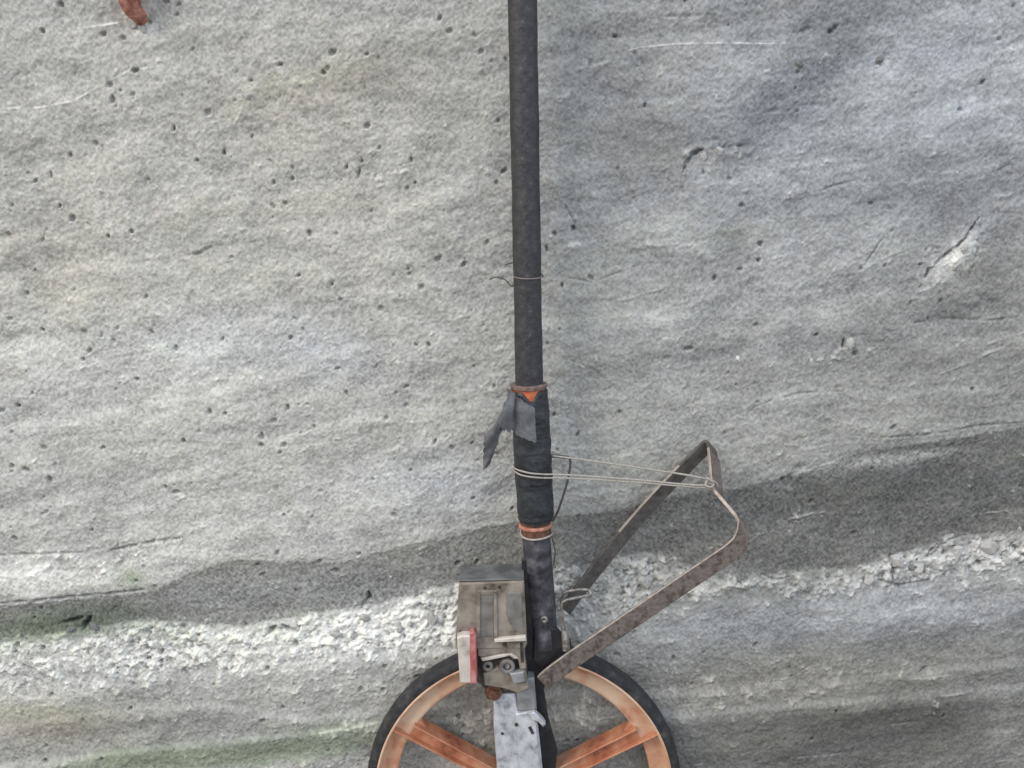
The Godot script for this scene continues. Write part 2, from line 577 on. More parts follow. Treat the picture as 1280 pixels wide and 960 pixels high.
func author_wall():
	lum = blank(LW * LH, 1.0)
	warm = blank(LW * LH)
	green = blank(LW * LH)
	crumb = blank(LW * LH)
	damp = blank(LW * LH)
	low = blank(LW * LH)
	pit = blank(TW * TH)
	dirt_shade = blank(TW * TH)
	# --- broad tones of the cast: pale on the left, greyer on the right, with the fading light painted in
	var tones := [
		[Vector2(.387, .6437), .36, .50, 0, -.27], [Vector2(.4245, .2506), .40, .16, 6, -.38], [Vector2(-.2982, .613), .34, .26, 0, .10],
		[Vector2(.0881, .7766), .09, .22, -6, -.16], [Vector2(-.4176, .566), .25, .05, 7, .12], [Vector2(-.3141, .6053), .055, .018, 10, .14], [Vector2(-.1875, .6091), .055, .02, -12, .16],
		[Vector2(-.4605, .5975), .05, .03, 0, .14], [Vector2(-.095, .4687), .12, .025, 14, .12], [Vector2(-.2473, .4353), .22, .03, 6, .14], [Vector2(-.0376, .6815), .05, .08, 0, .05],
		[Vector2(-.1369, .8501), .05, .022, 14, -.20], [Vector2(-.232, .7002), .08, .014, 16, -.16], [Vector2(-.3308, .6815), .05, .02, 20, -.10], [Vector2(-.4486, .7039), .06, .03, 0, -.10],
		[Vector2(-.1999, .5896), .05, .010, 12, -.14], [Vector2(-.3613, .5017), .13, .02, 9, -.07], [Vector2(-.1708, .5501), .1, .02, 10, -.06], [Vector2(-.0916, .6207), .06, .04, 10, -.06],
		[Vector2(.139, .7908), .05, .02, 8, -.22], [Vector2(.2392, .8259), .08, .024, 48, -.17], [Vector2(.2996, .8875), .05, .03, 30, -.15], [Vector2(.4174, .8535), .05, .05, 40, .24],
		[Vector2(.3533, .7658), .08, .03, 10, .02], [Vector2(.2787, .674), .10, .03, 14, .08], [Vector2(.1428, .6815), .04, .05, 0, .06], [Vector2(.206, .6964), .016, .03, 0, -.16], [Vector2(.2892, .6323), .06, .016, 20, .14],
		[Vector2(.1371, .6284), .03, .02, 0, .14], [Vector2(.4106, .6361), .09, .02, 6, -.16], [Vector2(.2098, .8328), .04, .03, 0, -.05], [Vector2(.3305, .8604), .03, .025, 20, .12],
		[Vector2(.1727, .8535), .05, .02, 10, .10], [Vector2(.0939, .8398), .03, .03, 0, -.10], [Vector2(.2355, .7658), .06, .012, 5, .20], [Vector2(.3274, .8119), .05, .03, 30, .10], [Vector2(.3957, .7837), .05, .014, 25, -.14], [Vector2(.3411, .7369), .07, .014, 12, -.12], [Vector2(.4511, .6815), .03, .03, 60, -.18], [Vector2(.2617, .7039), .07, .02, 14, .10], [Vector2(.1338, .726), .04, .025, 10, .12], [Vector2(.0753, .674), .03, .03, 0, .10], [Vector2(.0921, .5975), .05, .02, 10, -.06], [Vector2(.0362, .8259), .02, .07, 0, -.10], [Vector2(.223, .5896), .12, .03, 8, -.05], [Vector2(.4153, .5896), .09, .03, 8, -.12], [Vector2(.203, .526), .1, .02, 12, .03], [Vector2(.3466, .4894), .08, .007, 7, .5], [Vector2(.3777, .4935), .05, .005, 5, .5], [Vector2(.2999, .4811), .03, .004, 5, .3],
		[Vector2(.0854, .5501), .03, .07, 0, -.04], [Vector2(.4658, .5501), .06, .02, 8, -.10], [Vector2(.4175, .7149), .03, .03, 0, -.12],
		[Vector2(.2948, .3228), .16, .02, 6, .30], [Vector2(.4567, .3405), .1, .02, 6, .28], [Vector2(.191, .2597), .07, .02, 6, -.06], [Vector2(.3647, .2689), .12, .016, 6, .06], [Vector2(-.3263, .8922), .011, .008, 0, .35], [Vector2(-.3533, .909), .006, .012, 0, -.35], [Vector2(.4169, .692), .030, .011, 49, .9],  # the small dark oval is shading left of the rod, painted in
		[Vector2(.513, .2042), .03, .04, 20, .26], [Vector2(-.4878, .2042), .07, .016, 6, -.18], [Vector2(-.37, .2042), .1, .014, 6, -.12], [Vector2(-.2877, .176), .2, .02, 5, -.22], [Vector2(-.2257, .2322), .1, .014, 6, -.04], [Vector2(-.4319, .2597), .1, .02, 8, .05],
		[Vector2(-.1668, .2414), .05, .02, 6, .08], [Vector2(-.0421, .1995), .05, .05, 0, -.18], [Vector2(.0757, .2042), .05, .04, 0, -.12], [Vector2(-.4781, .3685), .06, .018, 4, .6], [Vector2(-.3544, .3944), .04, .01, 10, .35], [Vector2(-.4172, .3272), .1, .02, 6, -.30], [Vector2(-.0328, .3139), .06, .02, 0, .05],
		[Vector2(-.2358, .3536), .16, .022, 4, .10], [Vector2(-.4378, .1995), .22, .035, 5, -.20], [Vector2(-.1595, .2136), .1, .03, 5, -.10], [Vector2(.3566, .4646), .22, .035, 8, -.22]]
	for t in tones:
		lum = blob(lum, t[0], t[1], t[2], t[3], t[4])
	var tints := [[Vector2(-.2943, .6665), .4, .4, 0, .12], [Vector2(.2619, .8119), .3, .25, 0, -.75], [Vector2(.4038, .8466), .12, .12, 0, -.9], [Vector2(.2328, .8119), .08, .04, 45, -.8], [Vector2(-.1839, .6053), .06, .03, 0, -.7], [Vector2(-.3141, .6053), .07, .03, 0, -.55], [Vector2(-.0633, .4687), .1, .03, 0, -.7],
		[Vector2(.3603, .3228), .3, .04, 5, -.9], [Vector2(-.4511, .6815), .09, .05, 0, .6], [Vector2(-.1442, .8466), .09, .04, 10, .6], [Vector2(-.2853, .7908), .2, .12, 0, .35], [Vector2(.258, .2506), .16, .03, 5, .7], [Vector2(-.4878, .2042), .09, .03, 0, 1.2],
		[Vector2(-.1953, .3493), .15, .03, 3, -.4], [Vector2(.1909, .7766), .04, .015, 0, .6], [Vector2(.4173, .6815), .02, .02, 0, .7], [Vector2(.3958, .4687), .2, .06, 8, -.3], [Vector2(-.1196, .7039), .1, .1, 0, .3], [Vector2(.0501, .2322), .06, .05, 0, .4], [Vector2(-.0669, .2322), .05, .03, 0, .7]]
	for t in tints:
		warm = blob(warm, t[0], t[1], t[2], t[3], t[4])
	var moss := [[Vector2(-.459, .3183), .08, .018, 8, 1.3], [Vector2(-.361, .3139), .05, .012, 0, .25], [Vector2(-.385, .3667), .012, .012, 0, .7], [Vector2(-.2708, .176), .16, .014, 5, 1.2], [Vector2(-.486, .221), .06, .008, 8, .3], [Vector2(-.3378, .296), .05, .01, 0, .15], [Vector2(-.1682, .2042), .06, .012, 8, .4], [Vector2(-.1969, .3139), .06, .02, 8, .08], [Vector2(-.3909, .1569), .1, .02, 0, .5]]
	for t in moss:
		green = blob(green, t[0], t[1], t[2], t[3], t[4])
	# --- the dark smooth layer across the wall
	var d_top := PackedVector2Array([Vector2(-.6881, .321), Vector2(-.5223, .3378), Vector2(-.4399, .3449), Vector2(-.37, .3528), Vector2(-.3237, .3737), Vector2(-.2742, .3884), Vector2(-.2341, .3849), Vector2(-.1695, .3849), Vector2(-.1126, .4013), Vector2(-.0642, .4115), Vector2(.008, .4285), Vector2(.0638, .4353), Vector2(.1274, .4454), Vector2(.1904, .4587), Vector2(.2376, .4662), Vector2(.2843, .4787), Vector2(.3456, .5017), Vector2(.4384, .5155), Vector2(.4996, .5276), Vector2(.6677, .5501)])
	var d_bot := PackedVector2Array([Vector2(-.6937, .2852), Vector2(-.527, .2978), Vector2(-.4435, .3094), Vector2(-.3767, .3228), Vector2(-.279, .3139), Vector2(-.2128, .3246), Vector2(-.1387, .3387), Vector2(-.0568, .3598), Vector2(.0081, .3737), Vector2(.0647, .3789), Vector2(.1289, .3944), Vector2(.2106, .3702), Vector2(.2591, .372), Vector2(.3396, .3772), Vector2(.3868, .3927), Vector2(.4493, .4115), Vector2(.5128, .4166), Vector2(.6861, .4353)])
	damp = band(damp, d_top, d_bot, .008, .009, 1.0)
	low = band(low, d_top, d_bot, .010, .012, -.0022)
	# --- the crumbling pale layer under it
	var c_bot := PackedVector2Array([Vector2(-.7042, .2182), Vector2(-.5347, .234), Vector2(-.4328, .2506), Vector2(-.3238, .2616), Vector2(-.1987, .2743), Vector2(-.1323, .2797), Vector2(-.0578, .2888), Vector2(.0082, .2906), Vector2(.0493, .305), Vector2(.1309, .3263), Vector2(.2121, .3387), Vector2(.2935, .3422), Vector2(.3742, .351), Vector2(.5184, .3702), Vector2(.6944, .3841)])
	var f0b := PackedVector2Array([Vector2(-.7884, -.3185), Vector2(.7117, -.3068)])
	crumb = band(crumb, d_bot, c_bot, .012, .016, 0.9)
	low = band(low, d_bot, c_bot, .006, .012, -.001)
	for b in [[-.4813, .2643, .06, -.35], [-.3805, .2779, .03, .3], [-.2801, .296, .03, -.3], [-.2392, .2906, .02, -.35], [-.1648, .296, .02, .2], [-.0902, .3183, .03, .3], [.0489, .3405, .02, -.3], [.1059, .3449, .025, .1], [.2358, .3536, .03, -.35], [.3087, .358, .02, -.2], [.3408, .3624, .015, -.3], [.4759, .3884, .02, .3]]:
		crumb = blob(crumb, Vector2(b[0], b[1]), b[2], b[2] * .45, 8, b[3])
	low = blob(low, Vector2(.4171, .6905), .030, .010, 49, .004)
	crumb = blob(crumb, Vector2(-.4364, .3798), .08, .018, 6, .55)
	lum = blob(lum, Vector2(-.4968, .2734), .07, .022, 4, .25)
	crumb = blob(crumb, Vector2(.1907, .7801), .05, .010, 4, .55)
	crumb = blob(crumb, Vector2(.2735, .8535), .03, .016, 10, .25)
	crumb = blob(crumb, Vector2(.4157, .6964), .014, .03, -25, .5)
	crumb = blob(crumb, Vector2(.3144, .6014), .035, .014, 10, .4)
	crumb = blob(crumb, Vector2(-.0421, .1995), .045, .03, 0, .4)
	crumb = blob(crumb, Vector2(.0755, .2136), .035, .03, 0, .35)
	crumb = blob(crumb, Vector2(.2414, .2506), .12, .02, 6, .3)
	crumb = blob(crumb, Vector2(-.1768, .1995), .07, .008, 8, .4)
	crumb = blob(crumb, Vector2(.0449, .7039), .04, .02, 0, .15)
	crumb = blob(crumb, Vector2(-.1178, .7658), .02, .012, 0, .4)
	lum = band(lum, PackedVector2Array([Vector2(-.7184, .128), Vector2(.0506, .1948), Vector2(.193, .2136), Vector2(.3015, .2229), Vector2(.534, .2395), Vector2(.7158, .2506)]), f0b, .008, .02, -.26, .05, .10, 9.0)
	crumb = band(crumb, c_bot, f0b, .006, .02, .12)
	crumb = blob(crumb, Vector2(-.3253, .2414), .3, .03, 5, .10)
	crumb = blob(crumb, Vector2(.2942, .3317), .25, .02, 6, -.2)
	crumb = blob(crumb, Vector2(.3885, .1854), .2, .03, 5, -.25)
	crumb = blob(crumb, Vector2(.1949, .358), .07, .02, 5, -.16)
	lum = blob(lum, Vector2(.1951, .3536), .08, .02, 5, -.10)
	lum = blob(lum, Vector2(-.1231, .3121), .11, .024, 6, 1.05)
	lum = blob(lum, Vector2(-.3136, .2888), .10, .02, 4, .30)
	lum = blob(lum, Vector2(.1301, .3536), .1, .02, 10, .12)
	lum = blob(lum, Vector2(.4041, .3798), .07, .018, 8, .34)
	lum = blob(lum, Vector2(.4915, .3927), .05, .018, 8, .26)
	# --- below: a trowelled footing, layer after layer
	var f1 := PackedVector2Array([Vector2(-.7101, .1807), Vector2(-.5388, .1995), Vector2(-.453, .2154), Vector2(-.3263, .2275), Vector2(-.2015, .2108), Vector2(-.134, .2229), Vector2(.05, .2414), Vector2(.1752, .2395), Vector2(.2996, .2506), Vector2(.5294, .2779)])
	var f0 := PackedVector2Array([Vector2(-.7884, -.3185), Vector2(.7117, -.3068)])
	low = band(low, c_bot, f0, .006, .02, .0015)
	low = band(low, f1, f0, .004, .02, .003)
	var f2 := PackedVector2Array([Vector2(-.7139, .1569), Vector2(-.5439, .1569), Vector2(-.3977, .176), Vector2(-.287, .1873), Vector2(-.2021, .1986), Vector2(-.1344, .208), Vector2(.0502, .2229), Vector2(.1844, .2192), Vector2(.301, .2303), Vector2(.5327, .2506)])
	low = band(low, f2, f0, .003, .02, .003)
	# --- swells and steps of the cast above
	var lifts := [[PackedVector2Array([Vector2(-.6375, .6437), Vector2(-.4834, .6627), Vector2(-.391, .6815), Vector2(-.3083, .6815), Vector2(-.2393, .7039), Vector2(-.1564, .7186), Vector2(-.0889, .7405), Vector2(0, .7658), Vector2(.1905, .7837), Vector2(.4776, .8328)]), .0025, .010], [PackedVector2Array([Vector2(-.6598, .5017), Vector2(-.5007, .5179), Vector2(-.3416, .5501), Vector2(-.2316, .5739), Vector2(-.1689, .5975), Vector2(-.0612, .613), Vector2(0, .6246), Vector2(.1219, .6284), Vector2(.2353, .6437), Vector2(.3738, .6223), Vector2(.4873, .63)]), .002, .008],
		[PackedVector2Array([Vector2(-.6728, .4183), Vector2(-.5106, .4353), Vector2(-.3483, .4687), Vector2(-.2271, .5139), Vector2(-.1481, .5341), Vector2(0, .5501), Vector2(.1085, .5581), Vector2(.1237, .566), Vector2(.225, .5525), Vector2(.495, .566)]), .002, .006], [PackedVector2Array([Vector2(-.6155, .7837), Vector2(-.4681, .7908), Vector2(-.3201, .8119), Vector2(-.1878, .8398), Vector2(-.1507, .8638), Vector2(-.0859, .874), Vector2(0, .8875), Vector2(.1848, .9009), Vector2(.4627, .9537)]), -.002, .010]]
	for l in lifts:
		low = band(low, l[0], f0, l[2], .02, l[1])
	# --- cracks, ledges and scratches
	var strokes := [
		[PackedVector2Array([Vector2(-.1422, .7823), Vector2(-.138, .7766), Vector2(-.1405, .7694), Vector2(-.1422, .7608)]), .0026, .005, .6], [PackedVector2Array([Vector2(.1568, .7658), Vector2(.1594, .7744), Vector2(.1657, .7823), Vector2(.1757, .7865)]), .0024, .005, .55], [PackedVector2Array([Vector2(.1657, .7823), Vector2(.1903, .7879), Vector2(.2194, .7908)]), .0014, .002, .3],
		[PackedVector2Array([Vector2(.3854, .6605), Vector2(.3928, .6778), Vector2(.4052, .689), Vector2(.4224, .7039), Vector2(.4344, .7245)]), .0022, .006, .5], [PackedVector2Array([Vector2(.437, .7274), Vector2(.4359, .6964), Vector2(.4328, .6703)]), .0016, .002, .1],
		[PackedVector2Array([Vector2(.3736, .6246), Vector2(.4112, .63), Vector2(.4571, .6284), Vector2(.4946, .633)]), .0014, .002, .25], [PackedVector2Array([Vector2(.3173, .613), Vector2(.3162, .5975), Vector2(.3227, .5928)]), .0016, .004, .5],  # first ledge: its shadow line is also painted dark
		[PackedVector2Array([Vector2(.226, .5341), Vector2(.2333, .5437), Vector2(.2522, .5517), Vector2(.279, .5581), Vector2(.3253, .5597)]), .0012, .002, .25], [PackedVector2Array([Vector2(-.3093, .6875), Vector2(-.294, .692), Vector2(-.283, .6979)]), .0022, .003, .4], [PackedVector2Array([Vector2(-.283, .6979), Vector2(-.2544, .7002), Vector2(-.2242, .7053)]), .0016, .0015, .15],
		[PackedVector2Array([Vector2(.3524, .5139), Vector2(.3992, .5163), Vector2(.4529, .526), Vector2(.4994, .5293)]), .0016, .002, .25], [PackedVector2Array([Vector2(.2814, .8835), Vector2(.2853, .8875), Vector2(.2906, .8936)]), .0022, .003, .45], [PackedVector2Array([Vector2(.0482, .7369), Vector2(.0642, .7098)]), .0014, .002, .35],
		[PackedVector2Array([Vector2(-.5222, .3387), Vector2(-.4727, .3431), Vector2(-.4234, .3475), Vector2(-.3724, .3536)]), .0020, .004, .5], [PackedVector2Array([Vector2(-.5159, .391), Vector2(-.4754, .3927), Vector2(-.431, .3936)]), .0014, .002, .35], [PackedVector2Array([Vector2(-.4026, .3961), Vector2(-.378, .4013), Vector2(-.3574, .4064), Vector2(-.3323, .409)]), .0024, .004, .55],
		[PackedVector2Array([Vector2(-.4634, .3157), Vector2(-.4465, .3201), Vector2(-.4389, .3228)]), .0026, .006, .7], [PackedVector2Array([Vector2(-.4403, .3085), Vector2(-.4362, .3175), Vector2(-.4289, .3246)]), .0034, .007, .7], [PackedVector2Array([Vector2(-.2508, .305), Vector2(-.2421, .3121), Vector2(-.2202, .3085)]), .0040, .007, .7], [PackedVector2Array([Vector2(-.2236, .305), Vector2(-.2166, .3139)]), .0028, .005, .6],
		[PackedVector2Array([Vector2(-.1536, .3334), Vector2(-.145, .3449), Vector2(-.1464, .351)]), .0030, .006, .65], [PackedVector2Array([Vector2(-.5056, .2689), Vector2(-.4744, .2506)]), .0022, .003, .35], [PackedVector2Array([Vector2(-.3419, .2643), Vector2(-.3325, .257)]), .0022, .004, .5], [PackedVector2Array([Vector2(.3787, .3927), Vector2(.3852, .3737), Vector2(.3834, .358)]), .0022, .005, .55], [PackedVector2Array([Vector2(.419, .3927), Vector2(.4262, .4013), Vector2(.4341, .403)]), .0020, .004, .5],
		[PackedVector2Array([Vector2(.5026, .4013), Vector2(.5117, .3927), Vector2(.5177, .3893)]), .0026, .005, .6], [PackedVector2Array([Vector2(.251, .3711), Vector2(.2636, .365), Vector2(.2796, .3685)]), .0018, .003, .4], [PackedVector2Array([Vector2(.369, .365), Vector2(.3899, .358), Vector2(.4219, .3633)]), .0016, .003, .4],
		[PackedVector2Array([Vector2(.0452, .6703), Vector2(.0755, .665), Vector2(.1203, .6815)]), .0013, .0015, .35], [PackedVector2Array([Vector2(-.0211, .6703), Vector2(-.006, .6665)]), .0015, .002, .5], [PackedVector2Array([Vector2(-.0756, .6574), Vector2(-.0492, .6529)]), .0010, .001, .25], [PackedVector2Array([Vector2(-.2073, .5179), Vector2(-.1954, .5228)]), .0018, .003, .45], [PackedVector2Array([Vector2(-.231, .5139), Vector2(-.2096, .5196)]), .0012, .002, .3],
		[PackedVector2Array([Vector2(-.3332, .4587), Vector2(-.3208, .4554)]), .0018, .003, .5], [PackedVector2Array([Vector2(-.4415, .7002), Vector2(-.4354, .7149)]), .0016, .002, .3], [PackedVector2Array([Vector2(.4151, .2616), Vector2(.4269, .2689)]), .0018, .003, .4],
		[PackedVector2Array([Vector2(.0384, .5975), Vector2(.077, .5818), Vector2(.1165, .5501)]), .0010, .001, .12], [PackedVector2Array([Vector2(.2667, .7405), Vector2(.2954, .7536), Vector2(.3171, .7586)]), .0012, .002, .2], [PackedVector2Array([Vector2(.4417, .7658), Vector2(.457, .773)]), .0014, .003, .3], [PackedVector2Array([Vector2(.3308, .6815), Vector2(.3439, .7039)]), .0014, .002, .25]]
	var k := 0
	for s in strokes:
		k += 1
		stroke(s[0], s[1], s[2], s[3], 100 + k)
	var scratches := [[PackedVector2Array([Vector2(.1038, .8726), Vector2(.1145, .8753), Vector2(.1502, .8781), Vector2(.1859, .8787), Vector2(.2467, .8787)]), .0011, -.5], [PackedVector2Array([Vector2(-.4643, .8224), Vector2(-.428, .8231), Vector2(-.3984, .8287), Vector2(-.368, .8439), Vector2(-.3453, .8549), Vector2(-.3162, .859)]), .0014, -.9], [PackedVector2Array([Vector2(-.3884, .8909), Vector2(-.3704, .8929), Vector2(-.3487, .8963)]), .0014, -1.0], [PackedVector2Array([Vector2(-.1119, .7113), Vector2(-.1146, .7223), Vector2(-.1083, .7347)]), .0009, -.25], [PackedVector2Array([Vector2(-.4737, .668), Vector2(-.4645, .6635)]), .0010, -.5],
		[PackedVector2Array([Vector2(.1361, .8726), Vector2(.1408, .8398), Vector2(.1312, .8049)]), .0007, -.15], [PackedVector2Array([Vector2(-.5336, .2432), Vector2(-.5015, .2322), Vector2(-.4593, .2359), Vector2(-.3999, .246)]), .0030, -.35], [PackedVector2Array([Vector2(-.2022, .1967), Vector2(-.1683, .2024), Vector2(-.1344, .208)]), .0022, -.45], [PackedVector2Array([Vector2(-.5059, .155), Vector2(-.4672, .1588)]), .0020, -.3], [PackedVector2Array([Vector2(.145, .3927), Vector2(.1946, .3667), Vector2(.2604, .3493)]), .0016, -.15]]
	for s in scratches:
		k += 1
		stroke(s[0], s[1], -.0005, s[2], 100 + k, 0.3)
	# ridges and ledges that the boards and the trowel left, mostly on the right
	for i in 150:
		var c := Vector2(rng.randf_range(-.55, .58), rng.randf_range(.36, .96))
		if c.x < .03 and rng.randf() < .75:
			continue
		var l := .012 + .05 * pow(rng.randf(), 2.0)
		var up := rng.randf_range(.02, .5)
		var d := rng.randf_range(-.0014, .0016)
		stroke(PackedVector2Array([c, c + Vector2(l * .35, l * .35 * up + rng.randf_range(-.002, .002)), c + Vector2(l * .7, l * .7 * up + rng.randf_range(-.002, .002)), c + Vector2(l, l * up)]), rng.randf_range(.0014, .0042), d, d * rng.randf_range(50.0, 220.0), 1300 + i, 0.8)
	# vertical brush strokes at the upper right
	for i in 26:
		var x := rng.randf_range(.36, .50)
		var y := rng.randf_range(.78, .92)
		stroke(PackedVector2Array([Vector2(x, y), Vector2(x + rng.randf_range(-.004, .004), y - rng.randf_range(.012, .04))]), .0009, rng.randf_range(-.0004, .0008), rng.randf_range(-.16, .08), 300 + i, 0.4)
	# combed marks in the pale layer at the lower left
	for i in 18:
		var c := Vector2(-.4823, .2552) + Vector2(rng.randf_range(-.07, .06), rng.randf_range(-.018, .02))
		stroke(PackedVector2Array([c, c + Vector2(rng.randf_range(.014, .034), -rng.randf_range(.005, .012))]), .0013, rng.randf_range(-.001, .0018), rng.randf_range(-.2, .2), 340 + i, 0.4)
	# short horizontal trowel marks on the footing
	for i in 150:
		var c := Vector2(rng.randf_range(-.6, .6), rng.randf_range(.1, .26))
		var l := rng.randf_range(.01, .06)
		stroke(PackedVector2Array([c, c + Vector2(l * 0.5, l * .06 + rng.randf_range(-.001, .001)), c + Vector2(l, l * .12)]), rng.randf_range(.0008, .002), rng.randf_range(-.0007, .0012), rng.randf_range(-.2, .2), 400 + i, 0.6)
	# --- bug holes that stand out
	var holes := [[Vector2(.4255, .8453), .0046, .0042], [Vector2(.2145, .677), .0042, .0028], [Vector2(.3286, .5967), .0045, .005], [Vector2(.1204, .8252), .003, .003], [Vector2(-.309, .8049), .0028, .003], [Vector2(-.29, .7766), .0030, .0028], [Vector2(-.2653, .7837), .003, .0042], [Vector2(-.4213, .7354), .003, .0032], [Vector2(-.4264, .7637), .003, .005],
		[Vector2(-.4418, .7579), .0042, .002], [Vector2(-.378, .7076), .0028, .0028], [Vector2(-.3559, .712), .0028, .0042], [Vector2(-.362, .8301), .0042, .004], [Vector2(-.2358, .8466), .004, .002], [Vector2(-.2083, .8604), .004, .003], [Vector2(-.1612, .8706), .005, .004], [Vector2(-.2206, .7565), .003, .003], [Vector2(-.2035, .7601), .0034, .0032], [Vector2(-.4193, .8889), .0045, .004], [Vector2(-.3654, .8862), .0036, .004],
		[Vector2(-.1699, .8535), .0035, .003], [Vector2(-.1529, .7708), .0025, .0025], [Vector2(-.4804, .5445), .0042, .003], [Vector2(-.4489, .6192), .0042, .0028], [Vector2(-.2934, .5397), .0036, .0044], [Vector2(-.278, .5381), .004, .0024], [Vector2(-.2442, .5163), .003, .003], [Vector2(-.2177, .5437), .0034, .0036], [Vector2(-.3206, .5106), .0036, .003], [Vector2(-.4004, .5033), .0034, .003], [Vector2(-.3445, .6176), .003, .003], [Vector2(-.3631, .5708), .0034, .003], [Vector2(-.3462, .6514), .003, .0025], [Vector2(-.17, .6627), .003, .003], [Vector2(-.2013, .671), .0026, .0026], [Vector2(-.168, .5818), .005, .002],
		[Vector2(-.3424, .4629), .003, .003], [Vector2(-.3333, .4579), .008, .0024], [Vector2(-.4198, .4175), .0028, .0025], [Vector2(-.0797, .6053), .003, .003], [Vector2(-.0919, .6053), .004, .002], [Vector2(-.1021, .5644), .004, .002], [Vector2(-.0753, .5098), .003, .005], [Vector2(-.0932, .7773), .0025, .004], [Vector2(-.0975, .7521), .0028, .0028], [Vector2(-.09, .7565), .0022, .0022], [Vector2(.0396, .7098), .0034, .004], [Vector2(.0567, .7157), .004, .005], [Vector2(.0322, .6964), .003, .005], [Vector2(.0468, .662), .003, .003],
		[Vector2(.0634, .5171), .0026, .0042], [Vector2(.0405, .5365), .003, .003], [Vector2(-.0392, .5082), .003, .002], [Vector2(0, .4403), .003, .003], [Vector2(-.0382, .4512), .003, .003], [Vector2(.0921, .8848), .004, .0035], [Vector2(.2852, .8889), .005, .003], [Vector2(.4436, .5621), .003, .003], [Vector2(.2905, .6146), .004, .003], [Vector2(.1687, .6014), .006, .003], [Vector2(.2313, .6853), .003, .003], [Vector2(.3834, .6815), .003, .002],
		[Vector2(.0557, .1882), .007, .002], [Vector2(.1539, .3711), .003, .002], [Vector2(-.2604, .2089), .006, .004], [Vector2(-.398, .221), .004, .003], [Vector2(.3121, .1901), .004, .003], [Vector2(.335, .2229), .003, .003], [Vector2(-.0505, .2042), .005, .004], [Vector2(-.4827, .2888), .004, .004], [Vector2(-.3704, .2797), .003, .003]]
	for h in holes:
		hole(h[0], h[1] * rng.randf_range(.5, .8), h[2] * rng.randf_range(.5, .8), rng.randf_range(-25, 25), .0035, .55)
	# --- and the many small ones, fewer to the right
	var cluster := FastNoiseLite.new()
	cluster.seed = 12
	cluster.frequency = 9.0
	for i in 6500:
		var c := Vector2(rng.randf_range(-.61, .61), rng.randf_range(.12, .97))
		var keep := (0.8 if c.x < 0.0 else (0.35 if c.x < .2 else 0.2)) * smoothstep(-.35, .25, cluster.get_noise_2d(c.x, c.y))
		if rng.randf() > keep:
			continue
		var r := .0006 + .0022 * pow(rng.randf(), 6.0)
		hole(c, r * rng.randf_range(1.0, 1.5), r, rng.randf_range(-40, 60), r * 1.3, rng.randf_range(.15, .6))
	# pale specks
	for i in 420:
		var c := Vector2(rng.randf_range(-.61, .61), rng.randf_range(.12, .97))
		var r := .0007 + .0016 * pow(rng.randf(), 4.0)
		stroke(PackedVector2Array([c, c + Vector2(r * rng.randf(), r * rng.randf())]), r, -.0004, -rng.randf_range(.15, .5), 700 + i, 0.4)
	for w in [[Vector2(-.2381, .8321), .004], [Vector2(-.1488, .8767), .003], [Vector2(-.1108, .5881), .003], [Vector2(-.0619, .807), .0025], [Vector2(.2861, .5896), .003], [Vector2(.2968, .5904), .003], [Vector2(.2152, .592), .004]]:
		stroke(PackedVector2Array([w[0], w[0] + Vector2(.002, .001)]), w[1], -.001, -.7, 990)


var u_lum: PackedFloat32Array
var u_warm: PackedFloat32Array
var u_green: PackedFloat32Array
var u_crumb: PackedFloat32Array
var u_damp: PackedFloat32Array
var u_low: PackedFloat32Array
var n_grain: PackedByteArray
var n_peel: PackedByteArray
var n_layer: PackedByteArray
var n_edge: PackedByteArray
var n_big: PackedByteArray
var n_blot: PackedByteArray
var n_sand: PackedByteArray
var n_sand2: PackedByteArray
var srgb := PackedByteArray()
var made_color := []
var made_height := []
const PARTS := 24


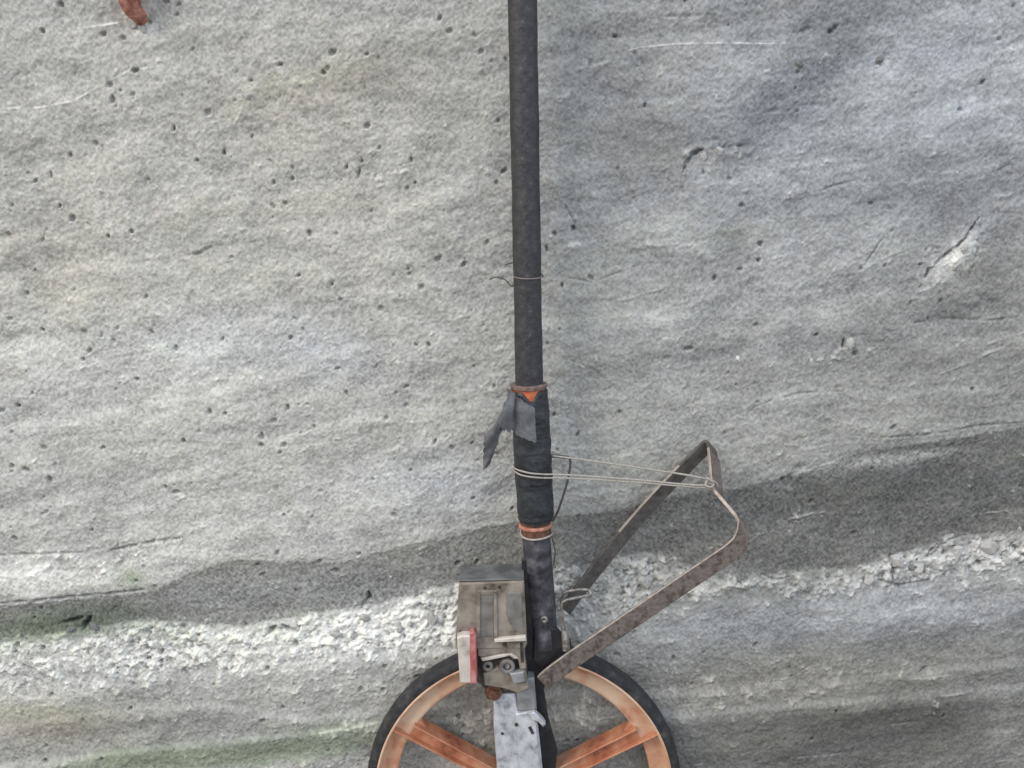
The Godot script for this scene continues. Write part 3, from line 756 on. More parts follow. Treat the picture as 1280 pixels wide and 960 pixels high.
func cook(part: int):
	# colour and relief of one share of the rows
	var r0 := TH * part / PARTS
	var r1 := TH * (part + 1) / PARTS
	var col := PackedByteArray()
	col.resize((r1 - r0) * TW * 3)
	var hgt := PackedFloat32Array()
	hgt.resize((r1 - r0) * TW)
	var o := 0
	var p := 0
	for j in range(r0, r1):
		for i in TW:
			var q := j * TW + i
			var slanted := (j + i / 8) * TW + i      # the layers climb to the right
			var grain := n_grain[q] * 0.003922 - 0.5
			var peel := n_peel[q] * 0.003922 - 0.5
			var layer := n_layer[slanted] * 0.003922 - 0.5
			var edge := n_edge[q] * 0.003922 - 0.5
			var big := n_big[q] * 0.003922 - 0.5
			var blot := n_blot[slanted] * 0.003922 - 0.5
			var sand := (n_sand[q] * 0.55 + n_sand2[q] * 0.9) * 0.003922 - 0.725
			var cr := clampf((u_crumb[q] + edge * 1.5 + blot * 0.5 - 0.40) * 1.7, 0.0, 1.0)
			var dm := clampf((u_damp[q] + edge * 0.55 + blot * 0.35 - 0.44) * 5.5, 0.0, 1.0) * (1.0 - cr * 0.9)
			var pt := pit[q]
			var dt := dirt_shade[q]
			# relief in metres
			var h := u_low[q] + big * 0.006 + layer * 0.0022 * (1.0 - dm * 0.8) + peel * 0.0013 + grain * 0.0006 + blot * 0.0018 - pt
			var speck := clampf((-0.15 - peel - edge * 0.7) * 5.0, 0.0, 1.0)
			h += cr * (edge * 0.0085 + peel * 0.0028 + grain * .0016 - speck * 0.0016)
			hgt[p] = h
			# base colour
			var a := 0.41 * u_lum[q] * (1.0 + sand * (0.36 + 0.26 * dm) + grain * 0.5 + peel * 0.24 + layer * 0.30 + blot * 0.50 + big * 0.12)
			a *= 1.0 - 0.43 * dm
			if cr > 0.0:
				var pale := (a * 1.2 + 0.05 + 0.26 * (edge + 0.08) + grain * .10) * (1.0 - 0.68 * speck)
				a = lerpf(a, clampf(pale, 0.07, 0.8), cr)
			if dt > 0.0:
				a *= 1.0 - 0.62 * dt
			elif dt < 0.0:
				a += (0.80 - a) * -dt
			var wm := u_warm[q] + layer * 0.55 + edge * 0.4
			var gr := clampf((u_green[q] + peel * 0.5 + layer * 0.6 - 0.1) * 1.1, 0.0, 1.0)
			a *= 1.0 - 0.22 * gr
			a = clampf(a, 0.015, 0.82)
			col[o] = srgb[int(clampf(a * (1.0 + 0.045 * wm - 0.10 * gr), 0.0, 1.0) * 4095.0)]
			col[o + 1] = srgb[int(clampf(a * (1.0 + 0.008 * wm + 0.03 * gr), 0.0, 1.0) * 4095.0)]
			col[o + 2] = srgb[int(clampf(a * (0.955 - 0.075 * wm - 0.17 * gr), 0.0, 1.0) * 4095.0)]
			o += 3
			p += 1
	made_color[part] = col
	made_height[part] = hgt


func wall():
	author_wall()
	for i in 4096:
		srgb.append(int(round(Color(i / 4095.0, 0, 0).linear_to_srgb().r * 255.0)))
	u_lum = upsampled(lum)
	u_warm = upsampled(warm)
	u_green = upsampled(green)
	u_crumb = upsampled(crumb)
	u_damp = upsampled(damp)
	u_low = upsampled(low)
	n_grain = noise_bytes(1, TW, TH, 0.13, 4, FastNoiseLite.TYPE_PERLIN, 1, 0.85)
	n_sand = sand_bytes(1024, 744, 91)
	n_sand2 = sand_bytes(640, 465, 92)
	n_blot = noise_bytes(7, TW, TH + 256, 0.020, 6, FastNoiseLite.TYPE_SIMPLEX_SMOOTH, 2, 0.68)
	n_peel = noise_bytes(2, TW, TH, 0.055, 3, FastNoiseLite.TYPE_SIMPLEX_SMOOTH)
	n_layer = noise_bytes(3, TW, TH + 256, 0.010, 5, FastNoiseLite.TYPE_SIMPLEX_SMOOTH, 4, 0.6)
	n_edge = noise_bytes(5, TW, TH, 0.028, 5, FastNoiseLite.TYPE_SIMPLEX_SMOOTH, 1, 0.65)
	n_big = noise_bytes(6, TW, TH, 0.0045, 3, FastNoiseLite.TYPE_SIMPLEX_SMOOTH)
	made_color.resize(PARTS)
	made_height.resize(PARTS)
	var job := WorkerThreadPool.add_group_task(cook, PARTS)
	WorkerThreadPool.wait_for_group_task_completion(job)
	var col := PackedByteArray()
	var hgt := PackedFloat32Array()
	for i in PARTS:
		col.append_array(made_color[i])
		hgt.append_array(made_height[i])
	var m := StandardMaterial3D.new()
	m.resource_name = "concrete"
	m.albedo_texture = ImageTexture.create_from_image(Image.create_from_data(TW, TH, false, Image.FORMAT_RGB8, col))
	m.roughness = 0.95
	m.metallic_specular = 0.3
	var gi := Image.create_from_data(TW, TH, false, Image.FORMAT_L8, n_sand2)
	m.heightmap_enabled = true
	m.heightmap_texture = ImageTexture.create_from_image(gi)
	m.heightmap_scale = 0.042
	# the face itself: one vertex on every second texel
	var nx := TW / 2
	var ny := TH / 2
	var z := PackedFloat32Array()
	z.resize(nx * ny)
	for j in ny:
		var ey := minf(1.0, minf(j, ny - 1 - j) / 24.0)
		for i in nx:
			var q := j * 2 * TW + i * 2
			var e := minf(ey, minf(1.0, minf(i, nx - 1 - i) / 24.0))
			z[j * nx + i] = (hgt[q] + hgt[q + 1] + hgt[q + TW] + hgt[q + TW + 1]) * 0.25 * e
	var v := PackedVector3Array()
	var nr := PackedVector3Array()
	var uv := PackedVector2Array()
	v.resize(nx * ny)
	nr.resize(nx * ny)
	uv.resize(nx * ny)
	var st := TEX * 2.0
	for j in ny:
		for i in nx:
			var q := j * nx + i
			v[q] = Vector3(X0 + (i * 2 + 1) * TEX, Y1 - (j * 2 + 1) * TEX, z[q])
			uv[q] = Vector2((i * 2 + 1.0) / TW, (j * 2 + 1.0) / TH)
			var l := z[q - 1] if i > 0 else z[q]
			var r := z[q + 1] if i < nx - 1 else z[q]
			var u := z[q - nx] if j > 0 else z[q]
			var d := z[q + nx] if j < ny - 1 else z[q]
			nr[q] = Vector3((l - r), (d - u), 2.0 * st).normalized()
	var idx := PackedInt32Array()
	idx.resize((nx - 1) * (ny - 1) * 6)
	var w := 0
	for j in ny - 1:
		for i in nx - 1:
			var a := j * nx + i
			idx[w] = a
			idx[w + 1] = a + 1
			idx[w + 2] = a + nx
			idx[w + 3] = a + 1
			idx[w + 4] = a + nx + 1
			idx[w + 5] = a + nx
			w += 6
	var arrays := []
	arrays.resize(Mesh.ARRAY_MAX)
	arrays[Mesh.ARRAY_VERTEX] = v
	arrays[Mesh.ARRAY_NORMAL] = nr
	arrays[Mesh.ARRAY_TEX_UV] = uv
	arrays[Mesh.ARRAY_INDEX] = idx
	var mesh := ArrayMesh.new()
	mesh.add_surface_from_arrays(Mesh.PRIMITIVE_TRIANGLES, arrays)
	# the wall beyond, coarser, as a slab with thickness
	var oc := PackedByteArray()
	oc.resize(LW * LH * 3)
	var fn := FastNoiseLite.new()
	fn.seed = 31
	fn.frequency = 0.05
	fn.fractal_octaves = 5
	var nb := fn.get_image(LW, LH).get_data()
	for q in LW * LH:
		var nz := nb[q] * 0.003922 - 0.5
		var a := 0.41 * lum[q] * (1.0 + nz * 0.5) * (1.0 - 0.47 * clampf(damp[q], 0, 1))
		a = lerpf(a, a * 1.3 + 0.12, clampf(crumb[q], 0, 1))
		a = clampf(a, 0.03, 0.8)
		oc[q * 3] = srgb[int(a * 4095.0)]
		oc[q * 3 + 1] = srgb[int(a * 4095.0)]
		oc[q * 3 + 2] = srgb[int(a * 0.96 * 4095.0)]
	var om := StandardMaterial3D.new()
	om.resource_name = "concrete_beyond"
	om.albedo_texture = ImageTexture.create_from_image(Image.create_from_data(LW, LH, false, Image.FORMAT_RGB8, oc))
	om.roughness = 0.95
	om.metallic_specular = 0.3
	var sv := PackedVector3Array()
	var su := PackedVector2Array()
	var sn := PackedVector3Array()
	var si := PackedInt32Array()
	var hn := FastNoiseLite.new()
	hn.seed = 8
	hn.frequency = 9.0
	var xs := 249
	var ys := 91
	var inside := Rect2(X0 + .012, Y1 - TH * TEX + .012, 1.24 - .024, TH * TEX - .024)
	for j in ys:
		for i in xs:
			var x := -2.48 + i * .02
			var y := j * .02
			sv.append(Vector3(x, y, -.0045 + hn.get_noise_2d(x, y) * .004))
			su.append(Vector2(pingpong(x + 1.24, 2.48) / 2.48, (TOP - y) / (LH * CELL)))
			sn.append(Vector3.BACK)
	for j in ys - 1:
		for i in xs - 1:
			var a := j * xs + i
			if inside.has_point(Vector2(sv[a].x, sv[a].y)) and inside.has_point(Vector2(sv[a + xs + 1].x, sv[a + xs + 1].y)):
				continue
			si.append_array([a, a + xs, a + 1, a + 1, a + xs, a + xs + 1])
	arrays[Mesh.ARRAY_VERTEX] = sv
	arrays[Mesh.ARRAY_NORMAL] = sn
	arrays[Mesh.ARRAY_TEX_UV] = su
	arrays[Mesh.ARRAY_INDEX] = si
	mesh.add_surface_from_arrays(Mesh.PRIMITIVE_TRIANGLES, arrays)
	mesh.surface_set_material(0, m)
	mesh.surface_set_material(1, om)
	var wl := put("concrete_wall", mesh, null)
	tag(wl, "rough grey cast concrete wall with pits, a dark layer and a crumbling pale seam behind the measuring wheel", "wall")
	put("wall_core", box(Vector3(4.96, 1.8, .3), .01, Vector3(0, .9, -.165)), M.mortar_dark, wl)
	# crumbs of mortar that stand out of the pale seam
	var shapes := []
	for i in 10:
		shapes.append(lump(1.0, 60 + i))
	var spots := []
	for i in 130:
		var px := rng.randf_range(-.52, .52)
		var yt := height_at(SEAM_TOP, px)
		var yb := height_at(SEAM_BOTTOM, px)
		spots.append([Vector2(px, lerpf(yb, yt, clampf(rng.randfn(.58, .25), -.1, 1.05))), .0010 + .0036 * pow(rng.randf(), 2.6), 1 if px > .1 and rng.randf() < .5 else 0])
	for s in [[Vector2(.3875, .3841), .009, 0], [Vector2(.4087, .3737), .007, 0], [Vector2(.4472, .3927), .008, 0], [Vector2(.4789, .3978), .010, 0], [Vector2(.4965, .3841), .006, 0], [Vector2(.3609, .365), .006, 0], [Vector2(.2923, .3598), .006, 0], [Vector2(.2599, .358), .005, 0], [Vector2(.1339, .3624), .007, 0], [Vector2(.1539, .3711), .006, 0], [Vector2(.1057, .3536), .006, 0],
			[Vector2(.4173, .6815), .006, 0], [Vector2(.4232, .6964), .004, 0], [Vector2(.1905, .7837), .005, 0], [Vector2(.209, .7801), .004, 0], [Vector2(.1761, .7794), .004, 0], [Vector2(.3232, .6068), .005, 0], [Vector2(-.1507, .3228), .006, 0], [Vector2(-.0819, .3228), .007, 0], [Vector2(-.115, .3094), .006, 0], [Vector2(-.1809, .305), .006, 0], [Vector2(-.1469, .3387), .004, 0], [Vector2(.0648, .3711), .007, 0], [Vector2(.0852, .365), .005, 0], [Vector2(-.3293, .8902), .004, 0], [Vector2(-.3362, .8929), .003, 0],
			[Vector2(-.0419, .2154), .005, 0], [Vector2(-.0252, .2089), .004, 0], [Vector2(-.0588, .2108), .004, 0], [Vector2(-.4268, .3121), .005, 1], [Vector2(-.4517, .3094), .005, 1], [Vector2(.2586, .8604), .004, 1], [Vector2(.3302, .8638), .004, 1], [Vector2(-.2381, .8328), .0035, 0], [Vector2(.296, .5904), .003, 0]]:
		spots.append(s)
	for s in spots:
		var pc := Vector2(s[0])
		var ii := clampi(int((pc.x - X0) / st), 0, nx - 1)
		var jj := clampi(int((Y1 - pc.y) / st), 0, ny - 1)
		var c := put("mortar_crumb", shapes[rng.randi() % 10], M.mortar_dark if s[2] else M.mortar, wl)
		c.position = Vector3(pc.x, pc.y, z[jj * nx + ii] - s[1] * .15)
		c.rotation = Vector3(rng.randf_range(-.5, .5), rng.randf_range(-.4, .4), rng.randf() * TAU)
		c.scale = Vector3.ONE * float(s[1])


var SEAM_TOP := PackedVector2Array([Vector2(-.6937, .2852), Vector2(-.527, .2978), Vector2(-.4435, .3094), Vector2(-.3767, .3228), Vector2(-.279, .3139), Vector2(-.2128, .3246), Vector2(-.1387, .3387), Vector2(-.0568, .3598), Vector2(.0081, .3737), Vector2(.0647, .3789), Vector2(.1289, .3944), Vector2(.2106, .3702), Vector2(.2591, .372), Vector2(.3396, .3772), Vector2(.3868, .3927), Vector2(.4493, .4115), Vector2(.5128, .4166), Vector2(.6861, .4353)])
var SEAM_BOTTOM := PackedVector2Array([Vector2(-.7042, .2182), Vector2(-.5347, .234), Vector2(-.4328, .2506), Vector2(-.3238, .2616), Vector2(-.1987, .2743), Vector2(-.1323, .2797), Vector2(-.0578, .2888), Vector2(.0082, .2906), Vector2(.0493, .305), Vector2(.1309, .3263), Vector2(.2121, .3387), Vector2(.2935, .3422), Vector2(.3742, .351), Vector2(.5184, .3702), Vector2(.6944, .3841)])


# ------------------------------------------------------------------ the measuring wheel
func measuring_wheel():
	var t := Node3D.new()
	t.name = numbered("measuring_wheel")
	add_child(t)
	tag(t, "old orange-spoked measuring wheel with black handle, taped joint and bent stand", "measuring wheel")
	var hub := Vector3(.0122, .1522, .045)
	# ---- wheel
	var zc := .036
	var wheel := Vector3(hub.x, hub.y, zc)
	var tp := []
	for i in 15:
		var a := lerpf(-PI * .5, PI * .5, i / 14.0)
		tp.append([.1475 + .0098 * pow(cos(a), .55), .0115 * signf(sin(a)) * pow(absf(sin(a)), .8)])
	tp.append([.1460, .0105])
	tp.append([.1460, -.0105])
	var tyre := put("tyre", lathe_z(tp, 144), M.tyre, t)
	tyre.position = wheel
	tyre.scale = Vector3(1.02, 1.02, 1.0)
	var rim := put("rim", lathe_z([[.1478, -.0112], [.1478, .0122], [.1462, .0126], [.1452, .0118], [.1446, .0040], [.1420, .0022], [.1370, .0026], [.1320, .0042], [.1290, .0048], [.1272, .0036], [.1268, -.0030], [.1300, -.0048], [.1440, -.0040], [.1450, -.0112]], 144, 1), M.rim, t)
	rim.position = wheel
	rim.scale = Vector3(1.02, 1.02, 1.0)
	for k in 6:
		# a U-section: floor and two side walls that flare into the rim
		var sm := SurfaceTool.new()
		sm.begin(Mesh.PRIMITIVE_TRIANGLES)
		for side in [-1.0, 1.0]:
			var wl := PackedVector2Array()
			var inner := []
			var down: bool = side * cos(deg_to_rad(29.0 + 60.0 * k)) < 0.0
			for r in [.016, .05, .09, .115, .124, .1295, .1448 if down else .1300]:
				var f: float = 0.0070 + .0012 * (r / .13)
				wl.append(Vector2(r, side * f))
				inner.append(Vector2(r, side * (f - .0018)))
			inner.reverse()
			for p in inner:
				wl.append(p)
			sm.append_from(prism(wl, -.0095, .0112, .0006), 0, Transform3D())
		var fl := PackedVector2Array()
		for s2 in [1.0, -1.0]:
			var rs := [.016, .05, .09, .112, .117, .121, .125, .1295]
			if s2 < 0.0:
				rs.reverse()
			for r in rs:
				fl.append(Vector2(r, s2 * (.0062 + .0012 * (r / .13) + .010 * pow(maxf(0.0, r - .112) / .018, 2.0))))
		sm.append_from(prism(fl, -.0030, .0040, .0008), 0, Transform3D())
		var sp := put("spoke", sm.commit(), M.spoke, rim)
		sp.rotation.z = deg_to_rad(29.0 + 60.0 * k)
	var hb := put("hub", lathe_z([[.004, .0165], [.017, .0165], [.0195, .014], [.0205, -.012], [.004, -.012]], 40, -1), M.spoke, rim)
	put("axle_bolt", lathe_z([[.0, .034], [.0062, .034], [.0072, .032], [.0072, -.022], [.0, -.022]], 6, -1), M.steel, hb)
	# ---- the fork behind the counter
	put("fork_plate", prism(flat_at(PackedVector3Array([Vector3(.0091, .4071, .0535), Vector3(.0144, .4087, .0535), Vector3(.0183, .3744, .0535), Vector3(.0216, .3378, .0535), Vector3(.0387, .3244, .0535), Vector3(.0565, .3244, .0535), Vector3(.0582, .3142, .0535), Vector3(.0405, .2938, .0535), Vector3(.0313, .2714, .0535), Vector3(.0363, .2382, .0535), Vector3(.0454, .2045, .0535), Vector3(.0403, .1484, .0535), Vector3(.0194, .1447, .0535), Vector3(.0175, .2117, .0535), Vector3(.0125, .2731, .0535), Vector3(.0108, .3328, .0535)])), .0500, .0535, .001), M.black_plate, t)
	var guard := put("fork_bracket", prism(flat_at(PackedVector3Array([Vector3(.0215, .3401, .058), Vector3(.0414, .3385, .058), Vector3(.0554, .3251, .058), Vector3(.0571, .3158, .058), Vector3(.0433, .3014, .058), Vector3(.0279, .2963, .058), Vector3(.0201, .3048, .058)])), .0515, .0575, .0012), M.black_plate, t)
	guard.set_meta("label", "black folded bracket at the foot of the tube")
	# ---- lower tube
	var foot := Vector3(.032, .3153, .046)
	var neck := Vector3(.022, .4403, .046)
	var axis := (neck - foot).normalized()
	var lower := PackedVector3Array()
	for i in 30:
		lower.append(foot.lerp(neck + axis * .03, i / 29.0))
	put("lower_tube", tube(lower, .0134, 32), M.dark_tube, t)
	var scr := put("tube_screw", lathe_z([[.0008, .0012], [.0022, .0022], [.0036, .0016], [.0036, -.003], [.0008, -.003]], 18, -1), M.steel, t)
	scr.position = Vector3(.0306, .3492, .0595)
	# the rusty length under the tape and the orange rings
	var rust := PackedVector3Array()
	var a0 := Vector3(.0228, .4307, .046)
	var a1 := Vector3(.0193, .5152, .046)
	for i in 12:
		rust.append(a0.lerp(a1, i / 11.0))
	put("rusty_sleeve", tube(rust, .0141, 32, 3, .02), M.rusty_tube, t)
	var dir := (a1 - a0).normalized()
	for e in [[Vector3(.022, .4395, .046), .0158, .0030], [Vector3(.0154, .5747, .046), .0168, .0036]]:
		var b: Vector3 = e[0]
		var ring := PackedVector3Array()
		var rr := PackedFloat32Array()
		for i in 7:
			ring.append(b + dir * (i - 3) * float(e[2]) / 5.0)
			rr.append(float(e[1]) - (.0012 if i == 0 or i == 6 else 0.0))
		put("joint_ring", tube(ring, rr, 36, 9, .03), M.faded_orange if e[1] < .0162 else M.dusty_ring, t)
	var cup := PackedVector3Array()
	var cupr := PackedFloat32Array()
	for i in 8:
		cup.append(Vector3(.0154, .5732, .046) - dir * .0026 * i)
		cupr.append(.0152 - .0002 * i)
	put("orange_socket", tube(cup, cupr, 32), M.orange_plastic, t)
	# ---- the black sleeve of the handle, on up out of sight to its rounded end
	var s0 := Vector3(.0158, .5747, .046)
	var s1 := Vector3(.0088, .9072, .04)
	var up := (s1 - s0).normalized()
	var sl := PackedVector3Array()
	var sr := PackedFloat32Array()
	var total := s0.distance_to(s1) + .09
	for i in 90:
		var d := total * i / 89.0
		sl.append(s0 + up * d)
		sr.append(.0126 - .0002 * d / total + .00018 * sin(d * 61.0) + .00012 * sin(d * 170.0))
	for i in 6:
		sl.append(s0 + up * (total + .010 * sin((i + 1) / 6.0 * PI * .5)))
		sr.append(.0124 * maxf(.05, cos((i + 1) / 6.0 * PI * .5)))
	put("handle_sleeve", tube(sl, sr, 36, 21, .012), M.sleeve, t)
	# ---- tape wound round the joint
	var w0 := Vector3(.0227, .4443, .046)
	var w1 := Vector3(.0158, .5717, .046)
	var wd := w1 - w0
	var v := PackedVector3Array()
	var idx := PackedInt32Array()
	var rows := 120
	var cols := 56
	var sx := wd.normalized().cross(Vector3.BACK).normalized()
	var sz := sx.cross(wd.normalized()).normalized()
	var wn := FastNoiseLite.new()
	wn.seed = 77
	wn.frequency = 1.0
	for i in rows:
		var q := float(i) / (rows - 1)
		for j in cols:
			var a := TAU * j / cols
			var turn := q * 9.0 + a / TAU + 0.12 * sin(a + q * 5.0)
			var r := .0163 + .0006 * (1.0 - fposmod(turn, 1.0)) + .0004 * fposmod(turn * .5, 1.0) + .0010 * wn.get_noise_3d(cos(a) * 1.6, sin(a) * 1.6, q * 9.0) + .0004 * wn.get_noise_3d(cos(a) * 5.0, sin(a) * 5.0, q * 50.0)
			r += .0006 * sin(q * PI)
			var notch := (q - .915) / .085 * .52 - absf(a - 1.50)
			if notch > 0.0:
				r -= minf(.0042, notch * .05)
			if q < .02 or q > .985:
				r -= .0012
			v.append(w0 + wd * q + (sx * cos(a) + sz * sin(a)) * r)
	grid_index(idx, rows, cols, false, true)
	var c := w0 + wd * .5
	if ((v[idx[1]] - v[idx[0]]).cross(v[idx[2]] - v[idx[0]])).dot(v[idx[0]] - w0) < 0.0:
		idx.reverse()
	var tape := put("tape_winding", mesh_of(v, idx, 1), M.tape, t)
	# a loose patch that lies round the front left of the winding and its hanging end
	v = PackedVector3Array()
	idx = PackedInt32Array()
	var pr := 26
	var pcn := 14
	for side in 2:
		for i in pr:
			var q := float(i) / (pr - 1)
			var ang := lerpf(-1.25, -3.35, q) + PI * .5          # from the front towards the left and round
			var th := lerpf(.20, -PI * .54, q)
			var y0 := lerpf(.60, .70, q)
			for j in pcn:
				var s := float(j) / (pcn - 1)
				var along := lerpf(y0 + .04, lerpf(.90, 1.0, minf(1.0, q * 1.6)), s)
				var fold := .0006 * sin(s * 9.0 + q * 4.0) + .0012 * maxf(0.0, q - .8) * 5.0
				var r := .0188 + fold + .0006 * side + .0011 * wn.get_noise_2d(q * 6.0, s * 7.0) + .0007 * wn.get_noise_2d(q * 15.0 + 9.0, s * 17.0)
				if j == 0 or j == pcn - 1 or i == 0:
					along += .012 * wn.get_noise_2d(q * 14.0, s * 3.0 + 4.0)
				v.append(w0 + wd * along + Vector3(sin(th), 0, cos(th)) * r)
	grid_index(idx, pr, pcn)
	var second := PackedInt32Array()
	grid_index(second, pr, pcn, false, false, pr * pcn)
	var fn := (v[second[1]] - v[second[0]]).cross(v[second[2]] - v[second[0]])
	if fn.dot(v[second[0]] - (w0 + wd * .7)) < 0.0:
		second.reverse()
	else:
		idx.reverse()
	idx.append_array(second)
	var patch := put("tape_patch", mesh_of(v, idx, 1), M.tape_back, tape)
	patch.set_meta("label", "grey loose patch of tape")
	var fpath := PackedVector3Array([Vector3(.0007, .5501, .062), Vector3(-.0072, .5521, .064), Vector3(-.013, .5474, .063), Vector3(-.0168, .5345, .06), Vector3(-.0191, .5212, .056), Vector3(-.0215, .5093, .052), Vector3(-.0238, .4978, .05)])
	var fw := [Vector3(.004, .036, 0), Vector3(.003, .029, .002), Vector3(.011, .021, .003), Vector3(.0165, .009, .003), Vector3(.0135, .005, .002), Vector3(.0100, .005, -.002), Vector3(.0060, .003, -.004)]
	v = PackedVector3Array()
	idx = PackedInt32Array()
	var st := smooth_path(fpath, 5)
	for side in 2:
		for i in st.size():
			var f := minf(float(i) / 5.0, 5.999)
			var k := int(f)
			var w: Vector3 = (fw[k] as Vector3).lerp(fw[k + 1], f - k)
			for j in 7:
				var s := j / 6.0 - .5
				if j == 0 or j == 6:
					s *= 1.0 + .45 * wn.get_noise_2d(i * 1.3, j * 2.0)
				v.append(st[i] + w * s + Vector3(0, 0, .0022 * wn.get_noise_2d(i * .35, j * .5) + .0016 * cos(s * 5.0) + .0012 * sin(f * 2.6 + s * 4.0) + .0005 * side))
	grid_index(idx, st.size(), 7)
	var back := PackedInt32Array()
	grid_index(back, st.size(), 7, false, false, st.size() * 7)
	if ((v[back[1]] - v[back[0]]).cross(v[back[2]] - v[back[0]])).z < 0.0:
		back.reverse()
	else:
		idx.reverse()
	idx.append_array(back)
	put("tape_end", mesh_of(v, idx, 1), M.tape_back, tape)
	# ---- counter
	counter(t)
	# ---- alloy leg from the counter down to the hub
	var leg := put("alloy_leg", prism(flat_at(PackedVector3Array([Vector3(-.0178, .2725, .064), Vector3(.0031, .2725, .064), Vector3(.0054, .2587, .064), Vector3(.0179, .257, .064), Vector3(.0241, .2483, .064), Vector3(.0275, .2187, .064), Vector3(.03, .1921, .064), Vector3(.0335, .1471, .064), Vector3(-.0128, .1417, .064), Vector3(-.015, .1921, .064), Vector3(-.0179, .2405, .064)])), .0585, .064, .0012), M.alloy, t)
	put("leg_rib", prism(flat_at(PackedVector3Array([Vector3(.0031, .2528, .067), Vector3(.0201, .2563, .067), Vector3(.0241, .2425, .067), Vector3(.0283, .1942, .067), Vector3(.0302, .1548, .067), Vector3(.0079, .153, .067), Vector3(.0071, .1942, .067), Vector3(.0047, .2294, .067)])), .063, .067, .0014), M.alloy, leg)
	put("leg_lip", prism(flat_at(PackedVector3Array([Vector3(.0155, .2549, .069), Vector3(.0216, .2567, .069), Vector3(.0302, .2472, .069), Vector3(.0326, .2429, .069), Vector3(.0303, .2403, .069), Vector3(.0248, .2463, .069), Vector3(.0178, .2481, .069)])), .062, .0695, .001), M.alloy, leg)
	put("leg_block", prism(flat_at(PackedVector3Array([Vector3(.0038, .2907, .066), Vector3(.0215, .2907, .066), Vector3(.024, .2565, .066), Vector3(.0054, .2548, .066)])), .050, .066, .0016), M.grey_block, leg)
	for h in [[645, 906], [0, 0]]:
		pass
	var slot := put("leg_slot", box(Vector3(.0030, .0085, .001), .0003), M.recess, leg)
	slot.position = Vector3(.0187, .2358, .0674)
	slot.rotation.z = deg_to_rad(24)
	var pin := put("leg_hole", lathe_z([[.0, .0006], [.0018, .0006], [.0018, -.001], [.0, -.001]], 12, -1), M.recess, leg)
	pin.position = Vector3(.0043, .242, .0676)
	pin = put("leg_hole", lathe_z([[.0, .0006], [.0014, .0006], [.0014, -.001], [.0, -.001]], 12, -1), M.recess, leg)
	pin.position = Vector3(-.0094, .2304, .0645)
	# ---- bent flat-bar stand
	var edge := PackedVector3Array([Vector3(.0246, .2924, .066), Vector3(.0307, .2992, .066), Vector3(.0541, .3196, .068), Vector3(.1053, .3599, .071), Vector3(.1559, .3998, .0735), Vector3(.1864, .4234, .075), Vector3(.199, .4338, .0755), Vector3(.2045, .4416, .0755), Vector3(.2064, .4507, .075), Vector3(.2058, .4562, .073), Vector3(.201, .4628, .07), Vector3(.1936, .4708, .062), Vector3(.1874, .4777, .055), Vector3(.1859, .4838, .05), Vector3(.1863, .4972, .038), Vector3(.1863, .5099, .028), Vector3(.1859, .5146, .025), Vector3(.1832, .5156, .023), Vector3(.179, .5113, .022), Vector3(.1673, .4986, .022), Vector3(.1226, .4471, .023), Vector3(.0785, .3898, .025), Vector3(.0475, .3466, .027)])
	var path := smooth_path(edge, 5)
	var across := Vector3(.0108, -.0128, .0012)
	var cut := 5 * 15
	var front := path.slice(0, cut + 1)
	var rear := path.slice(cut)
	var stand := put("stand_bar", strip(front, across, .0034, .0006), M.bar, t)
	put("stand_lit_edge", strip(shifted(front, Vector3(-.0002, .0003, .0002)), across.normalized() * .0011, .0030, .0003), M.bar_edge, stand)  # light from above on the upper edge, painted as a paler strip
	var arm := put("stand_back_arm", strip(rear, Vector3(.0098, -.0113, -.0062), .0034, .0006), M.bar_dark, stand)  # shade put in by a darker colour and a downward tilt
	arm.set_meta("label", "back arm of the stand, close to the wall, its shade painted in")
	put("back_arm_lit_edge", strip(shifted(path.slice(5 * 19 + 1, 5 * 20 + 3), Vector3(-.0002, .0002, .0001)), Vector3(.0108, -.0125, -.0062).normalized() * .0009, .0030, .0003), M.bar_edge, stand)  # short painted highlight along the back arm
	var end := put("stand_pivot", lathe_z([[.0, .0022], [.0030, .0022], [.0040, .0010], [.0040, -.010], [.0, -.010]], 16, -1), M.bar, stand)
	end.position = Vector3(.0337, .2899, .0705)
	# ---- bent wire spring at the tube's foot
	var clip := smooth_path(PackedVector3Array([Vector3(.0508, .3177, .06), Vector3(.0498, .332, .06), Vector3(.048, .3528, .06), Vector3(.0472, .3635, .06), Vector3(.0501, .3684, .06), Vector3(.0624, .3708, .058), Vector3(.0732, .3723, .056), Vector3(.0748, .3746, .054), Vector3(.0704, .3762, .052), Vector3(.0582, .3753, .052), Vector3(.0507, .3719, .05), Vector3(.0479, .3642, .046), Vector3(.0482, .3556, .042)]), 5)
	put("spring_wire", tube(clip, .00145, 8), M.steel, t)
	var fer := PackedVector3Array([Vector3(.0523, .3177, .06), Vector3(.0506, .3345, .06), Vector3(.0501, .3378, .06)])
	put("spring_ferrule", tube(fer, PackedFloat32Array([.0040, .0034, .0016]), 12), M.steel, t)


func flat_at(p: PackedVector3Array) -> PackedVector2Array:
	var o := PackedVector2Array()
	for q in p:
		o.append(Vector2(q.x, q.y))
	return o


func shifted(p: PackedVector3Array, by: Vector3) -> PackedVector3Array:
	var o := PackedVector3Array()
	for q in p:
		o.append(q + by)
	return o


